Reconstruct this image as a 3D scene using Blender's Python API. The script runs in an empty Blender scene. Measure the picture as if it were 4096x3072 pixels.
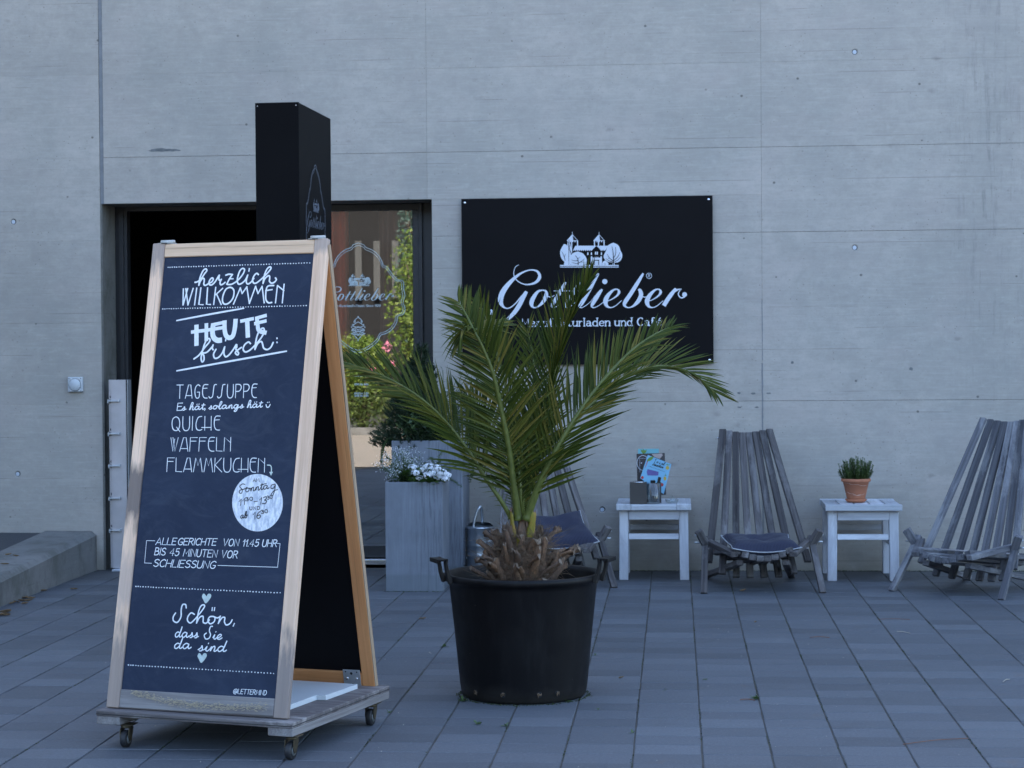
import bpy, bmesh, math, random
from mathutils import Vector, Matrix, Quaternion
random.seed(7)
R = math.radians
SC = bpy.context.scene
COL = SC.collection

# ------------------------------------------------------------------ camera
CAMH = 1.39
PITCH, YAW, ROLL, FPX = R(.9498), R(-4.695), R(-.4525), 7969.0
FWD = Vector((math.sin(YAW)*math.cos(PITCH), math.cos(YAW)*math.cos(PITCH), -math.sin(PITCH)))
_r0 = Vector((math.cos(YAW), -math.sin(YAW), 0)); _u0 = _r0.cross(FWD)
RI = _r0*math.cos(ROLL) + _u0*math.sin(ROLL)
UP = -_r0*math.sin(ROLL) + _u0*math.cos(ROLL)
CC = Vector((0, 0, CAMH))
cam_d = bpy.data.cameras.new('camera'); cam = bpy.data.objects.new('camera', cam_d); COL.objects.link(cam)
cam.matrix_world = Matrix(((RI.x, UP.x, -FWD.x, 0), (RI.y, UP.y, -FWD.y, 0), (RI.z, UP.z, -FWD.z, CAMH), (0, 0, 0, 1)))
cam_d.sensor_width = 36; cam_d.lens = FPX/4096*36; cam_d.clip_end = 500; cam_d.clip_start = .05
cam_d.dof.use_dof = True; cam_d.dof.focus_distance = 7.4; cam_d.dof.aperture_fstop = 11
SC.camera = cam

# ------------------------------------------------------------------ light
SUN_EL, SUN_AZ = 40.5, 8.0            # behind the building; azimuth clockwise from +Y
W_ = bpy.data.worlds.new('World'); SC.world = W_; W_.use_nodes = True
nt = W_.node_tree; bg = nt.nodes['Background']
sky = nt.nodes.new('ShaderNodeTexSky'); sky.sky_type = 'NISHITA'; sky.sun_disc = False
sky.sun_elevation = R(SUN_EL); sky.sun_rotation = R(SUN_AZ); sky.altitude = 400
sky.air_density = 1.0; sky.dust_density = 1.6; sky.ozone_density = 1.0
nt.links.new(sky.outputs[0], bg.inputs[0]); bg.inputs[1].default_value = .15
sd = bpy.data.lights.new('sun', 'SUN'); sd.energy = 3.6; sd.angle = R(.53); sd.color = (1, .93, .82)
so = bpy.data.objects.new('sun', sd); COL.objects.link(so)
sv = Vector((math.sin(R(SUN_AZ))*math.cos(R(SUN_EL)), math.cos(R(SUN_AZ))*math.cos(R(SUN_EL)), math.sin(R(SUN_EL))))
so.rotation_euler = (-sv).to_track_quat('-Z', 'Y').to_euler(); so.location = (0, 20, 20)
vs = SC.view_settings
SC.display_settings.display_device = 'sRGB'
vs.view_transform = 'Standard'; vs.look = 'None'; vs.gamma = 1; vs.use_curve_mapping = False
vs.exposure = 2.42
SC.cycles.max_bounces = 8; SC.cycles.transparent_max_bounces = 12

# ------------------------------------------------------------------ pixel (4096 x 3072 photo) -> point in the place
def ray(x, y): return FWD*FPX + RI*(x-2048) - UP*(y-1536)
def G(x, y, z=0):
    d = ray(x, y); return CC + d*((z-CAMH)/d.z)
def W(x, y, Y):
    d = ray(x, y); return CC + d*(Y/d.y)
def PL(x, y, P0, n):
    d = ray(x, y); return CC + d*((P0-CC).dot(n)/d.dot(n))

# ------------------------------------------------------------------ objects
def put(name, me, mat=None, parent=None, loc=None, label=None, cat=None, group=None, kind=None, mw=None):
    o = bpy.data.objects.new(name, me); COL.objects.link(o)
    if parent: o.parent = parent
    if loc is not None: o.location = loc
    if mw is not None: o.matrix_local = mw
    if mat is not None and me is not None and len(me.materials) == 0: me.materials.append(mat)
    if label: o['label'] = label
    if cat: o['category'] = cat
    if group: o['group'] = group
    if kind: o['kind'] = kind
    return o
def thing(name, label, cat, loc=(0, 0, 0), rz=0, group=None):
    o = put(name, None, loc=loc, label=label, cat=cat, group=group); o.rotation_euler = (0, 0, rz); return o
def copy_tree(o, parent=None):
    c = o.copy(); COL.objects.link(c)
    if parent: c.parent = parent
    for ch in list(o.children): copy_tree(ch, c)
    return c

class MB:
    def __init__(s): s.v = []; s.f = []; s.sm = []
    def add(s, vs, fs, smooth=False):
        b = len(s.v); s.v += [tuple(v) for v in vs]
        for f in fs: s.f.append(tuple(b+i for i in f)); s.sm.append(smooth)
        return s
    def box(s, x0, x1, y0, y1, z0, z1, M=None, ch=0):
        if ch <= 0:
            vs = [(x, y, z) for z in (z0, z1) for y in (y0, y1) for x in (x0, x1)]
            fs = [(0, 2, 3, 1), (4, 5, 7, 6), (0, 1, 5, 4), (2, 6, 7, 3), (0, 4, 6, 2), (1, 3, 7, 5)]
        else:
            bm = bmesh.new(); bmesh.ops.create_cube(bm, size=1)
            for v in bm.verts:
                v.co = Vector(((x0+x1)/2+v.co.x*(x1-x0), (y0+y1)/2+v.co.y*(y1-y0), (z0+z1)/2+v.co.z*(z1-z0)))
            bmesh.ops.bevel(bm, geom=bm.edges[:], offset=ch, segments=1, affect='EDGES')
            bm.verts.index_update(); vs = [v.co.copy() for v in bm.verts]; fs = [[v.index for v in f.verts] for f in bm.faces]; bm.free()
        if M is not None: vs = [M @ Vector(v) for v in vs]
        return s.add(vs, fs)
    def tube(s, pts, rad, n=8, cap=True):
        pts = [Vector(p) for p in pts]; rs = rad if isinstance(rad, (list, tuple)) else [rad]*len(pts)
        vs = []; fs = []; prev = None
        for i, p in enumerate(pts):
            t = (pts[min(i+1, len(pts)-1)] - pts[max(i-1, 0)]).normalized()
            a = prev if prev is not None else (Vector((0, 0, 1)) if abs(t.z) < .9 else Vector((1, 0, 0)))
            a = (a - t*a.dot(t)).normalized(); prev = a; b = t.cross(a)
            for k in range(n):
                q = 2*math.pi*k/n; vs.append(p + (a*math.cos(q) + b*math.sin(q))*rs[i])
        for i in range(len(pts)-1):
            for k in range(n): fs.append((i*n+k, i*n+(k+1) % n, (i+1)*n+(k+1) % n, (i+1)*n+k))
        if cap: fs.append(tuple(range(n-1, -1, -1))); fs.append(tuple((len(pts)-1)*n+k for k in range(n)))
        return s.add(vs, fs, True)
    def lathe(s, prof, n=48, c=(0, 0, 0)):
        vs = []; fs = []
        for r, z in prof:
            for k in range(n):
                q = 2*math.pi*k/n; vs.append((c[0]+r*math.cos(q), c[1]+r*math.sin(q), c[2]+z))
        for i in range(len(prof)-1):
            for k in range(n): fs.append((i*n+k, i*n+(k+1) % n, (i+1)*n+(k+1) % n, (i+1)*n+k))
        return s.add(vs, fs, True)
    def prism(s, poly, z0, z1, M=None):
        n = len(poly); vs = [(x, y, z0) for x, y in poly] + [(x, y, z1) for x, y in poly]
        fs = [tuple(range(n-1, -1, -1)), tuple(range(n, 2*n))] + [(i, (i+1) % n, n+(i+1) % n, n+i) for i in range(n)]
        if M is not None: vs = [M @ Vector(v) for v in vs]
        return s.add(vs, fs)
    def mesh(s, name='mesh'):
        me = bpy.data.meshes.new(name); me.from_pydata(s.v, [], s.f)
        me.polygons.foreach_set('use_smooth', s.sm); me.update(); return me
    def put(s, name, mat, parent=None, **k): return put(name, s.mesh(name), mat, parent, **k)
def bevel(o, w=.002, seg=2):
    m = o.modifiers.new('bevel', 'BEVEL'); m.width = w; m.segments = seg; m.limit_method = 'ANGLE'; m.angle_limit = R(40); return o
def beam(name, p0, p1, w, t, mat, parent, side=(1, 0, 0), label=None, bev=.0025, me=None):
    """a bar from p0 to p1; w across 'side', t across the third direction; its own X runs along the grain"""
    p0, p1 = Vector(p0), Vector(p1); d = p1-p0; L = d.length; X = d/L
    S = Vector(side); S = (S - X*S.dot(X)).normalized(); T = X.cross(S)
    b = MB(); b.box(0, L, -w/2, w/2, -t/2, t/2, ch=bev)
    o = b.put(name, mat, parent, label=label)
    o.matrix_local = Matrix(((X.x, S.x, T.x, p0.x), (X.y, S.y, T.y, p0.y), (X.z, S.z, T.z, p0.z), (0, 0, 0, 1)))
    return o
def catmull(pts, sub=6):
    if len(pts) < 3: return [tuple(p) for p in pts]
    P = [pts[0]] + list(pts) + [pts[-1]]; out = []
    for i in range(1, len(P)-2):
        a, b, c, d = P[i-1], P[i], P[i+1], P[i+2]
        for k in range(sub):
            t = k/sub
            out.append(tuple(.5*((2*b[j]) + (c[j]-a[j])*t + (2*a[j]-5*b[j]+4*c[j]-d[j])*t*t + (3*b[j]-a[j]-3*c[j]+d[j])*t**3) for j in range(len(a))))
    out.append(tuple(pts[-1])); return out

# ------------------------------------------------------------------ materials
class NT:
    def __init__(s, name):
        s.m = bpy.data.materials.new(name); s.m.use_nodes = True; s.t = s.m.node_tree
        s.b = s.t.nodes['Principled BSDF']; s.out = s.t.nodes['Material Output']
    def n(s, kind, **k):
        n = s.t.nodes.new('ShaderNode'+kind)
        for a, b in k.items():
            if a.startswith('i_'): n.inputs[a[2:].replace('_', ' ')].default_value = b
            else: setattr(n, a, b)
        return n
    def l(s, a, b): s.t.links.new(a, b)
    def coord(s, kind='Object', scale=(1, 1, 1), rnd=0, loc=(0, 0, 0)):
        c = s.n('TexCoord') if kind != 'World' else s.n('NewGeometry')
        src = c.outputs[kind] if kind != 'World' else c.outputs['Position']
        if rnd:
            oi = s.n('ObjectInfo'); va = s.n('VectorMath', operation='ADD'); mu = s.n('Math', operation='MULTIPLY'); mu.inputs[1].default_value = rnd
            s.l(oi.outputs['Random'], mu.inputs[0]); s.l(src, va.inputs[0]); s.l(mu.outputs[0], va.inputs[1]); src = va.outputs[0]
        m = s.n('Mapping'); m.inputs['Scale'].default_value = scale; m.inputs['Location'].default_value = loc; s.l(src, m.inputs[0]); return m.outputs[0]
    def noise(s, vec, scale=5, detail=4, rough=.6, dist=0):
        n = s.n('TexNoise'); n.inputs['Scale'].default_value = scale; n.inputs['Detail'].default_value = detail
        n.inputs['Roughness'].default_value = rough; n.inputs['Distortion'].default_value = dist; s.l(vec, n.inputs['Vector']); return n.outputs['Fac']
    def vor(s, vec, scale=5, feature='F1', out='Distance', rnd=1):
        n = s.n('TexVoronoi', feature=feature); n.inputs['Scale'].default_value = scale; n.inputs['Randomness'].default_value = rnd; s.l(vec, n.inputs['Vector']); return n.outputs[out]
    def ramp(s, fac, stops, interp='LINEAR'):
        r = s.n('ValToRGB'); r.color_ramp.interpolation = interp; e = r.color_ramp.elements
        while len(e) < len(stops): e.new(.5)
        for i, (p, c) in enumerate(stops):
            e[i].position = p; e[i].color = (c, c, c, 1) if not isinstance(c, (tuple, list)) else (c[0], c[1], c[2], 1)
        s.l(fac, r.inputs[0]); return r.outputs[0]
    def mix(s, fac, a, b, mode='MIX'):
        m = s.n('Mix', data_type='RGBA', blend_type=mode)
        for sock, v in ((m.inputs[0], fac), (m.inputs[6], a), (m.inputs[7], b)):
            if hasattr(v, 'links') or isinstance(v, bpy.types.NodeSocket): s.l(v, sock)
            elif isinstance(v, (tuple, list)): sock.default_value = (v[0], v[1], v[2], 1)
            else: sock.default_value = v
        return m.outputs[2]
    def math(s, op, a, b=None, clamp=False):
        m = s.n('Math', operation=op); m.use_clamp = clamp
        for i, v in enumerate((a, b)):
            if v is None: continue
            if isinstance(v, bpy.types.NodeSocket): s.l(v, m.inputs[i])
            else: m.inputs[i].default_value = v
        return m.outputs[0]
    def bump(s, h, strength=.3, dist=.002, prev=None):
        b = s.n('Bump'); b.inputs['Strength'].default_value = strength; b.inputs['Distance'].default_value = dist
        s.l(h, b.inputs['Height'])
        if prev: s.l(prev, b.inputs['Normal'])
        s.l(b.outputs[0], s.b.inputs['Normal']); return b.outputs[0]
    def col(s, c):
        if isinstance(c, bpy.types.NodeSocket): s.l(c, s.b.inputs['Base Color'])
        else: s.b.inputs['Base Color'].default_value = (c[0], c[1], c[2], 1)
        return s
    def rough(s, r):
        if isinstance(r, bpy.types.NodeSocket): s.l(r, s.b.inputs['Roughness'])
        else: s.b.inputs['Roughness'].default_value = r
        return s
    def metal(s, v): s.b.inputs['Metallic'].default_value = v; return s
    def spec(s, v): s.b.inputs['Specular IOR Level'].default_value = v; return s
def simple(name, c, rough=.6, metal=0, var=.15, nscale=20, bump=.1, spec=.5):
    n = NT(name); v = n.coord('Object', rnd=7); f = n.noise(v, nscale, 5)
    k = n.ramp(f, [(.25, tuple(x*(1-var) for x in c)), (.75, tuple(min(1, x*(1+var)) for x in c))])
    n.col(k).rough(rough).metal(metal).spec(spec)
    if bump: n.bump(n.noise(v, nscale*3, 3), bump, .002)
    return n.m
M = {}
def concrete(name, base=(.44, .405, .362), marks=True):
    n = NT(name); p = n.coord('World')
    ph = n.coord('World', (1.2, 1.2, 9)); pv = n.coord('World', (7, 7, .5)); pf = n.coord('World', (4, 4, 60))
    big = n.noise(p, 1.1, 5, .6); hz = n.noise(ph, 1.6, 6, .65, .3); fine = n.noise(p, 60, 4, .6); bd = n.noise(pf, 1.5, 3, .6)
    c = n.mix(n.ramp(big, [(.35, 0), (.65, 1)]), (base[0]*.84, base[1]*.86, base[2]*.86), (base[0]*1.1, base[1]*1.08, base[2]*1.07))
    mid = n.noise(p, 5.5, 6, .7, .3); c = n.mix(n.math('MULTIPLY', n.ramp(mid, [(.42, 1), (.6, 0)]), .3), c, tuple(x*.78 for x in base))
    f18 = n.noise(n.coord('World', (1, 1, 1.5)), 19, 5, .75); c = n.mix(n.math('MULTIPLY', n.ramp(f18, [(.4, 1), (.52, 0)]), .28), c, tuple(x*.7 for x in base)); c = n.mix(n.math('MULTIPLY', n.ramp(f18, [(.56, 0), (.68, 1)]), .3), c, tuple(x*1.25 for x in base))
    cl = n.noise(n.coord('World', (1, 1, .8), loc=(3, 9, 1)), .75, 5, .65, .8); c = n.mix(n.math('MULTIPLY', n.ramp(cl, [(.46, 0), (.64, 1)]), .42), c, (base[0]*.72, base[1]*.74, base[2]*.76))
    pk = n.noise(n.coord('World', (1, 1, 1.4), loc=(8, 1, 3)), 1.7, 4); c = n.mix(n.math('MULTIPLY', n.ramp(pk, [(.5, 0), (.7, 1)]), .35), c, (base[0]*1.06, base[1]*.98, base[2]*1.0))
    c = n.mix(n.math('MULTIPLY', n.ramp(hz, [(.45, 0), (.7, 1)]), .38), c, tuple(x*.78 for x in base))
    c = n.mix(n.math('MULTIPLY', n.ramp(bd, [(.5, 0), (.75, 1)]), .35), c, tuple(x*1.15 for x in base))
    c = n.mix(n.math('MULTIPLY', n.ramp(n.noise(p, 3.3, 4, .7, .6), [(.56, 0), (.72, 1)]), .35), c, (base[0]*.72, base[1]*.72, base[2]*.7))
    c = n.mix(n.math('MULTIPLY', n.ramp(fine, [(.3, 1), (.45, 0)]), .25), c, tuple(x*.7 for x in base))
    # faint casting-board lines, broken up along their length
    spz = n.n('SeparateXYZ'); n.l(p, spz.inputs[0]); fz_ = n.math('ABSOLUTE', n.math('SUBTRACT', n.math('FRACT', n.math('DIVIDE', n.math('ADD', spz.outputs['Z'], n.math('MULTIPLY', n.noise(n.coord('World', (.8, 1, 0)), 1, 1), .008)), .1325)), .5))
    bl = n.math('MULTIPLY', n.ramp(fz_, [(.0, 1), (.022, 0)]), n.ramp(n.noise(n.coord('World', (1, 1, 7.5), loc=(2, 0, 4)), 1.1, 4, .7), [(.53, 0), (.60, 1)]))
    c = n.mix(n.math('MULTIPLY', bl, .7), c, tuple(x*.42 for x in base))
    bt = n.n('TexWhiteNoise'); bt.noise_dimensions = '1D'; n.l(n.math('FLOOR', n.math('ADD', n.math('DIVIDE', spz.outputs['Z'], .1325), .5)), bt.inputs['W']); c = n.mix(n.math('MULTIPLY', bt.outputs['Value'], .10), c, tuple(x*.7 for x in base))
    # blow holes and smudges
    vo = n.vor(n.coord('World', (1, 1, 1.1)), 7); sel = n.noise(p, 7, 2)
    hole = n.math('MULTIPLY', n.ramp(vo, [(.045, 1), (.07, 0)]), n.ramp(sel, [(.48, 0), (.54, 1)]))
    c = n.mix(n.math('MULTIPLY', hole, .85), c, tuple(x*.3 for x in base))
    vo2 = n.vor(n.coord('World', (1, 1, 1), loc=(3.1, .2, .7)), 31); sel2 = n.noise(p, 4, 2)
    hole2 = n.math('MULTIPLY', n.ramp(vo2, [(.07, 1), (.12, 0)]), n.ramp(sel2, [(.47, 0), (.56, 1)]))
    c = n.mix(n.math('MULTIPLY', hole2, .7), c, tuple(x*.35 for x in base))
    vs_ = n.vor(n.coord('World', (1, 1, 2.2), loc=(.4, 0, .3)), 2.6); s3 = n.noise(n.coord('World', (1, 1, 1), loc=(5, 5, 5)), 25, 3)
    sm = n.math('MULTIPLY', n.ramp(vs_, [(.03, 1), (.11, 0)]), n.ramp(s3, [(.4, 0), (.6, 1)]))
    c = n.mix(n.math('MULTIPLY', sm, .5), c, tuple(x*.5 for x in base))
    if marks:   # vertical run of damp stains near x = 1.9
        sp = n.n('SeparateXYZ'); n.l(p, sp.inputs[0])
        band = n.math('SUBTRACT', 1, n.math('MULTIPLY', n.math('ABSOLUTE', n.math('SUBTRACT', sp.outputs['X'], 1.93)), 2.6), True)
        zz = n.ramp(n.math('MULTIPLY', sp.outputs['Z'], .25), [(.18, 0), (.5, 1)])
        st = n.math('MULTIPLY', n.math('MULTIPLY', n.ramp(n.noise(pv, 5, 6, .8), [(.5, 0), (.62, 1)]), band), zz)
        st2 = n.math('MULTIPLY', st, n.ramp(n.noise(p, 9, 3), [(.42, 0), (.55, 1)]))
        c = n.mix(n.math('MULTIPLY', st2, .45), c, (.17, .165, .15))
        c = n.mix(n.math('MULTIPLY', n.math('MULTIPLY', band, zz), .16), c, (.2, .2, .19))
        ft = n.ramp(n.math('ADD', n.math('MULTIPLY', sp.outputs['Z'], 2.2), n.math('MULTIPLY', n.noise(p, 4, 5), .55)), [(.28, 1), (.62, 0)])
        c = n.mix(n.math('MULTIPLY', ft, .5), c, (.13, .12, .09))
    if not marks:
        dk = n.ramp(n.noise(n.coord('World', (1, 1, .7), loc=(6, 1, 2)), 4.5, 7, .75, .5), [(.48, 0), (.62, 1)]); c = n.mix(n.math('MULTIPLY', dk, .6), c, (base[0]*.42, base[1]*.43, base[2]*.38))
    oi = n.n('ObjectInfo'); sc_ = n.n('VectorMath', operation='SCALE'); n.l(c, sc_.inputs[0]); n.l(n.math('ADD', n.math('MULTIPLY', oi.outputs['Random'], .10), .95), sc_.inputs['Scale'])
    n.col(sc_.outputs[0]).rough(.8).spec(.35)
    h = n.math('ADD', n.math('MULTIPLY', bd, .6), n.math('SUBTRACT', n.math('MULTIPLY', fine, .5), n.math('MULTIPLY', n.math('ADD', hole, hole2), 2)))
    n.bump(h, .35, .0015); return n.m
def wood(name, light, dark, knots=None, rough=.75, worn=None, grain=26, bump=.5):
    """grain runs along the piece's own X"""
    n = NT(name); v = n.coord('Object', (.9, grain, grain), rnd=9); v2 = n.coord('Object', (2.5, 9, 9), rnd=5); v3 = n.coord('Object', (1, 1, 1), rnd=5)
    g = n.noise(v, 1.5, 8, .72, .25); big = n.noise(v2, 1.2, 4)
    c = n.mix(n.ramp(g, [(.36, 1), (.62, 0)]), light, dark)
    c = n.mix(n.math('MULTIPLY', n.ramp(big, [(.4, 0), (.75, 1)]), .5), c, tuple((a+b)/2*.8 for a, b in zip(light, dark)))
    crack = n.ramp(n.noise(n.coord('Object', (.7, 90, 90), rnd=3), 1, 5, .7), [(.6, 0), (.68, 1)])
    c = n.mix(n.math('MULTIPLY', crack, .6), c, tuple(x*.35 for x in dark))
    if worn:
        wn = n.ramp(n.noise(n.coord('Object', (1.6, 5, 5), rnd=2), 1.4, 6, .75, .5), [(.5, 0), (.62, 1)])
        c = n.mix(n.math('MULTIPLY', wn, .85), c, worn)
    oi = n.n('ObjectInfo'); br = n.math('ADD', n.math('MULTIPLY', oi.outputs['Random'], .5), .74)
    cc = n.n('VectorMath', operation='SCALE'); n.l(c, cc.inputs[0]); n.l(br, cc.inputs['Scale'])
    n.col(cc.outputs[0]).rough(rough).spec(.25)
    n.bump(n.math('SUBTRACT', g, n.math('MULTIPLY', crack, 1.2)), bump, .0015); return n.m
M['wall'] = concrete('fair_faced_concrete')
M['joint'] = simple('joint_mortar', (.21, .215, .225), .85)
M['kerb'] = concrete('kerb_concrete', (.21, .205, .195), False)
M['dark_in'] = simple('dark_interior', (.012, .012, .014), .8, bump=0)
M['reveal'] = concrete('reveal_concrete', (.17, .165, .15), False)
M['frame_blk'] = simple('anthracite_aluminium', (.022, .023, .026), .45, .2, bump=0)
M['steel'] = simple('galvanised_steel', (.5, .53, .56), .42, .7, .15, 12, .1)
M['steel_r'] = simple('brushed_rail', (.46, .43, .43), .5, .45, .16, 6, .1)
M['alu'] = simple('bright_aluminium', (.75, .76, .78), .25, 1, .05, 10, 0)
M['white_pl'] = simple('white_plastic', (.72, .73, .73), .35, 0, .04, 10, 0)
M['signblk'] = simple('matt_black_panel', (.0068, .0062, .0072), .5, 0, .15, 3, .0, .07)
M['pylon'] = simple('black_lacquered_sheet', (.0055, .0054, .0062), .5, 0, .2, 2, .0, .04)
M['print'] = simple('white_vinyl', (.62, .66, .74), .5, 0, .03, 9, 0)
M['print_dim'] = simple('grey_vinyl', (.11, .13, .17), .5, 0, .1, 9, 0)
M['film'] = simple('frosted_film', (.46, .53, .55), .6, 0, .05, 9, 0)
M['chalk'] = simple('chalk_white', (.74, .77, .8), .9, 0, .1, 90, .1)
M['chalk2'] = simple('pale_green_chalk', (.5, .58, .55), .9, 0, .15, 60, .1)
M['ink'] = simple('black_ink', (.02, .02, .025), .8, 0, .1, 9, 0)
# ================================================================== SETTING
YW = 12.55
PX0, PXP, PY0, PYP = -.628, .2370, 6.684, .1636
def paver_mat():
    n = NT('concrete_paver'); g = n.n('NewGeometry'); sp = n.n('SeparateXYZ'); n.l(g.outputs['Position'], sp.inputs[0])
    ix = n.math('FLOOR', n.math('DIVIDE', n.math('SUBTRACT', sp.outputs['X'], PX0), PXP))
    iy = n.math('FLOOR', n.math('DIVIDE', n.math('SUBTRACT', sp.outputs['Y'], PY0), PYP))
    cx = n.n('CombineXYZ'); n.l(ix, cx.inputs[0]); n.l(iy, cx.inputs[1])
    wn = n.n('TexWhiteNoise'); n.l(cx.outputs[0], wn.inputs['Vector'])
    c = n.ramp(wn.outputs['Value'], [(0, (.066, .075, .088)), (.22, (.082, .093, .108)), (.5, (.096, .108, .126)), (.8, (.106, .119, .138)), (1, (.130, .145, .166))])
    p = n.coord('World'); sp1 = n.noise(p, 260, 3, .7); big = n.noise(p, .9, 4)
    s80 = n.noise(p, 85, 4, .75); c = n.mix(n.ramp(s80, [(.36, .5), (.5, 0)]), c, (.06, .062, .07)); c = n.mix(n.ramp(s80, [(.54, 0), (.7, .4)]), c, (.28, .285, .3)); c = n.mix(n.ramp(sp1, [(.35, .35), (.6, 0)]), c, (.05, .055, .065)); c = n.mix(n.ramp(sp1, [(.62, 0), (.75, .5)]), c, (.3, .31, .33))
    c = n.mix(n.math('MULTIPLY', n.ramp(big, [(.35, 0), (.7, 1)]), .35), c, (.085, .09, .1))
    st = n.ramp(n.noise(n.coord('World', loc=(4, 4, 0)), 2.6, 6, .7, .4), [(.6, 0), (.75, 1)])
    c = n.mix(n.math('MULTIPLY', st, .55), c, (.06, .06, .062))
    wf = n.ramp(n.math('ADD', n.math('SUBTRACT', 12.55, sp.outputs['Y']), n.math('MULTIPLY', n.noise(n.coord('World', loc=(9, 2, 0)), 3, 5), -.9)), [(.0, 1), (.35, 0)]); c = n.mix(n.math('MULTIPLY', wf, .55), c, (.055, .052, .045))
    rs = n.math('MULTIPLY', n.ramp(n.noise(n.coord('World', loc=(14, 4, 0)), 6, 4, .7), [(.63, 0), (.72, 1)]), .3); c = n.mix(rs, c, (.15, .1, .07)); lt = n.math('MULTIPLY', n.ramp(n.noise(n.coord('World', loc=(1, 24, 0)), 9, 4, .7), [(.66, 0), (.74, 1)]), .4); c = n.mix(lt, c, (.24, .24, .25))
    n.col(c).rough(n.ramp(big, [(.3, .5), (.7, .75)])).spec(.55); n.bump(sp1, .35, .0012); return n.m
M['paver'] = paver_mat()
M['sand'] = simple('joint_sand', (.075, .07, .06), .95, 0, .3, 60)
n = NT('grit_road'); p = n.coord('World'); n.col(n.mix(n.noise(p, 1.2, 5), (.34, .285, .22), (.4, .34, .27))).rough(.9); n.bump(n.noise(p, 80, 3), .3); M['road'] = n.m
n = NT('asphalt'); p = n.coord('World'); n.col(n.mix(n.ramp(n.noise(p, 170, 3), [(.4, 0), (.7, 1)]), (.035, .036, .04), (.075, .077, .082))).rough(.85); n.bump(n.noise(p, 170, 3), .5, .002); M['asphalt'] = n.m

b = MB(); b.add([(-60, -60, -.02), (60, -60, -.02), (60, 60, -.02), (-60, 60, -.02)], [(0, 1, 2, 3)])
b.put('ground', M['sand'], kind='structure')
b = MB(); b.add([(-40, -7.4, -.008), (40, -7.4, -.008), (40, 1.75, -.008), (-40, 1.75, -.008)], [(0, 1, 2, 3)])
b.put('road', M['road'], kind='structure')

def proj(P):
    v = Vector(P)-CC; z = v.dot(FWD); return 2048+FPX*v.dot(RI)/z, 1536-FPX*v.dot(UP)/z
terrace = put('paved_terrace', None, kind='structure')
b = MB(); b.add([(-3.73, 1.75, -.0042), (9, 1.75, -.0042), (9, YW+.3, -.0042), (-3.73, YW+.3, -.0042)], [(0, 1, 2, 3)])
b.put('joint_bed', M['sand'], terrace)
def paver_mesh(b, x0, x1, y0, y1, z):
    c = .0022; t = z; q = z-.003
    vs = [(x0, y0, -.012), (x1, y0, -.012), (x1, y1, -.012), (x0, y1, -.012), (x0, y0, q), (x1, y0, q), (x1, y1, q), (x0, y1, q),
          (x0+c, y0+c, t), (x1-c, y0+c, t), (x1-c, y1-c, t), (x0+c, y1-c, t)]
    b.add(vs, [(8, 9, 10, 11)] + [(i, (i+1) % 4, 4+(i+1) % 4, 4+i) for i in range(4)] + [(4+i, 4+(i+1) % 4, 8+(i+1) % 4, 8+i) for i in range(4)])
cells = []
for i in range(-16, 34):
    for j in range(-26, 41):
        x0 = PX0+i*PXP; y0 = PY0+j*PYP; x1 = x0+PXP; y1 = y0+PYP
        if x1 < -3.72: continue
        x0 = max(x0, -3.728)
        ymax = YW+.08 if -3.6 < (x0+x1)/2 < -1.55 else YW-.004
        if y0 > ymax-.02: continue
        y1 = min(y1, ymax)
        cx, cy = proj(((x0+x1)/2, (y0+y1)/2, 0)) if y0 > 1 else (9e9, 9e9)
        vis = -60 < cx < 4150 and cy < 3110
        cells.append((0 if vis else 1, y0, x0, x1, y1))
cells.sort(); PM = {}; rest = MB()
for k, (nv, y0, x0, x1, y1) in enumerate(cells):
    z = random.uniform(-.0009, .0009); gx = random.uniform(.0016, .0034); gy = random.uniform(.0003, .0009)
    if k < 300 and abs(x1-x0-PXP) < 1e-6:
        w = random.randrange(3)
        if w not in PM:
            m_ = MB(); g2 = (.0018, .0026, .0034)[w]; g3 = (.0004, .0007, .001)[w]; paver_mesh(m_, -PXP/2+g2, PXP/2-g2, -PYP/2+g3, PYP/2-g3, 0); PM[w] = m_.mesh('paver'); PM[w].materials.append(M['paver'])
        put('paving_stone', PM[w], None, terrace, loc=((x0+x1)/2, (y0+y1)/2+random.uniform(-.001, .001), z))
    else: paver_mesh(rest, x0+gx, x1-gx, y0+gy, y1-gy, z)
rest.put('paving_stones', M['paver'], terrace, kind='stuff')

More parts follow.
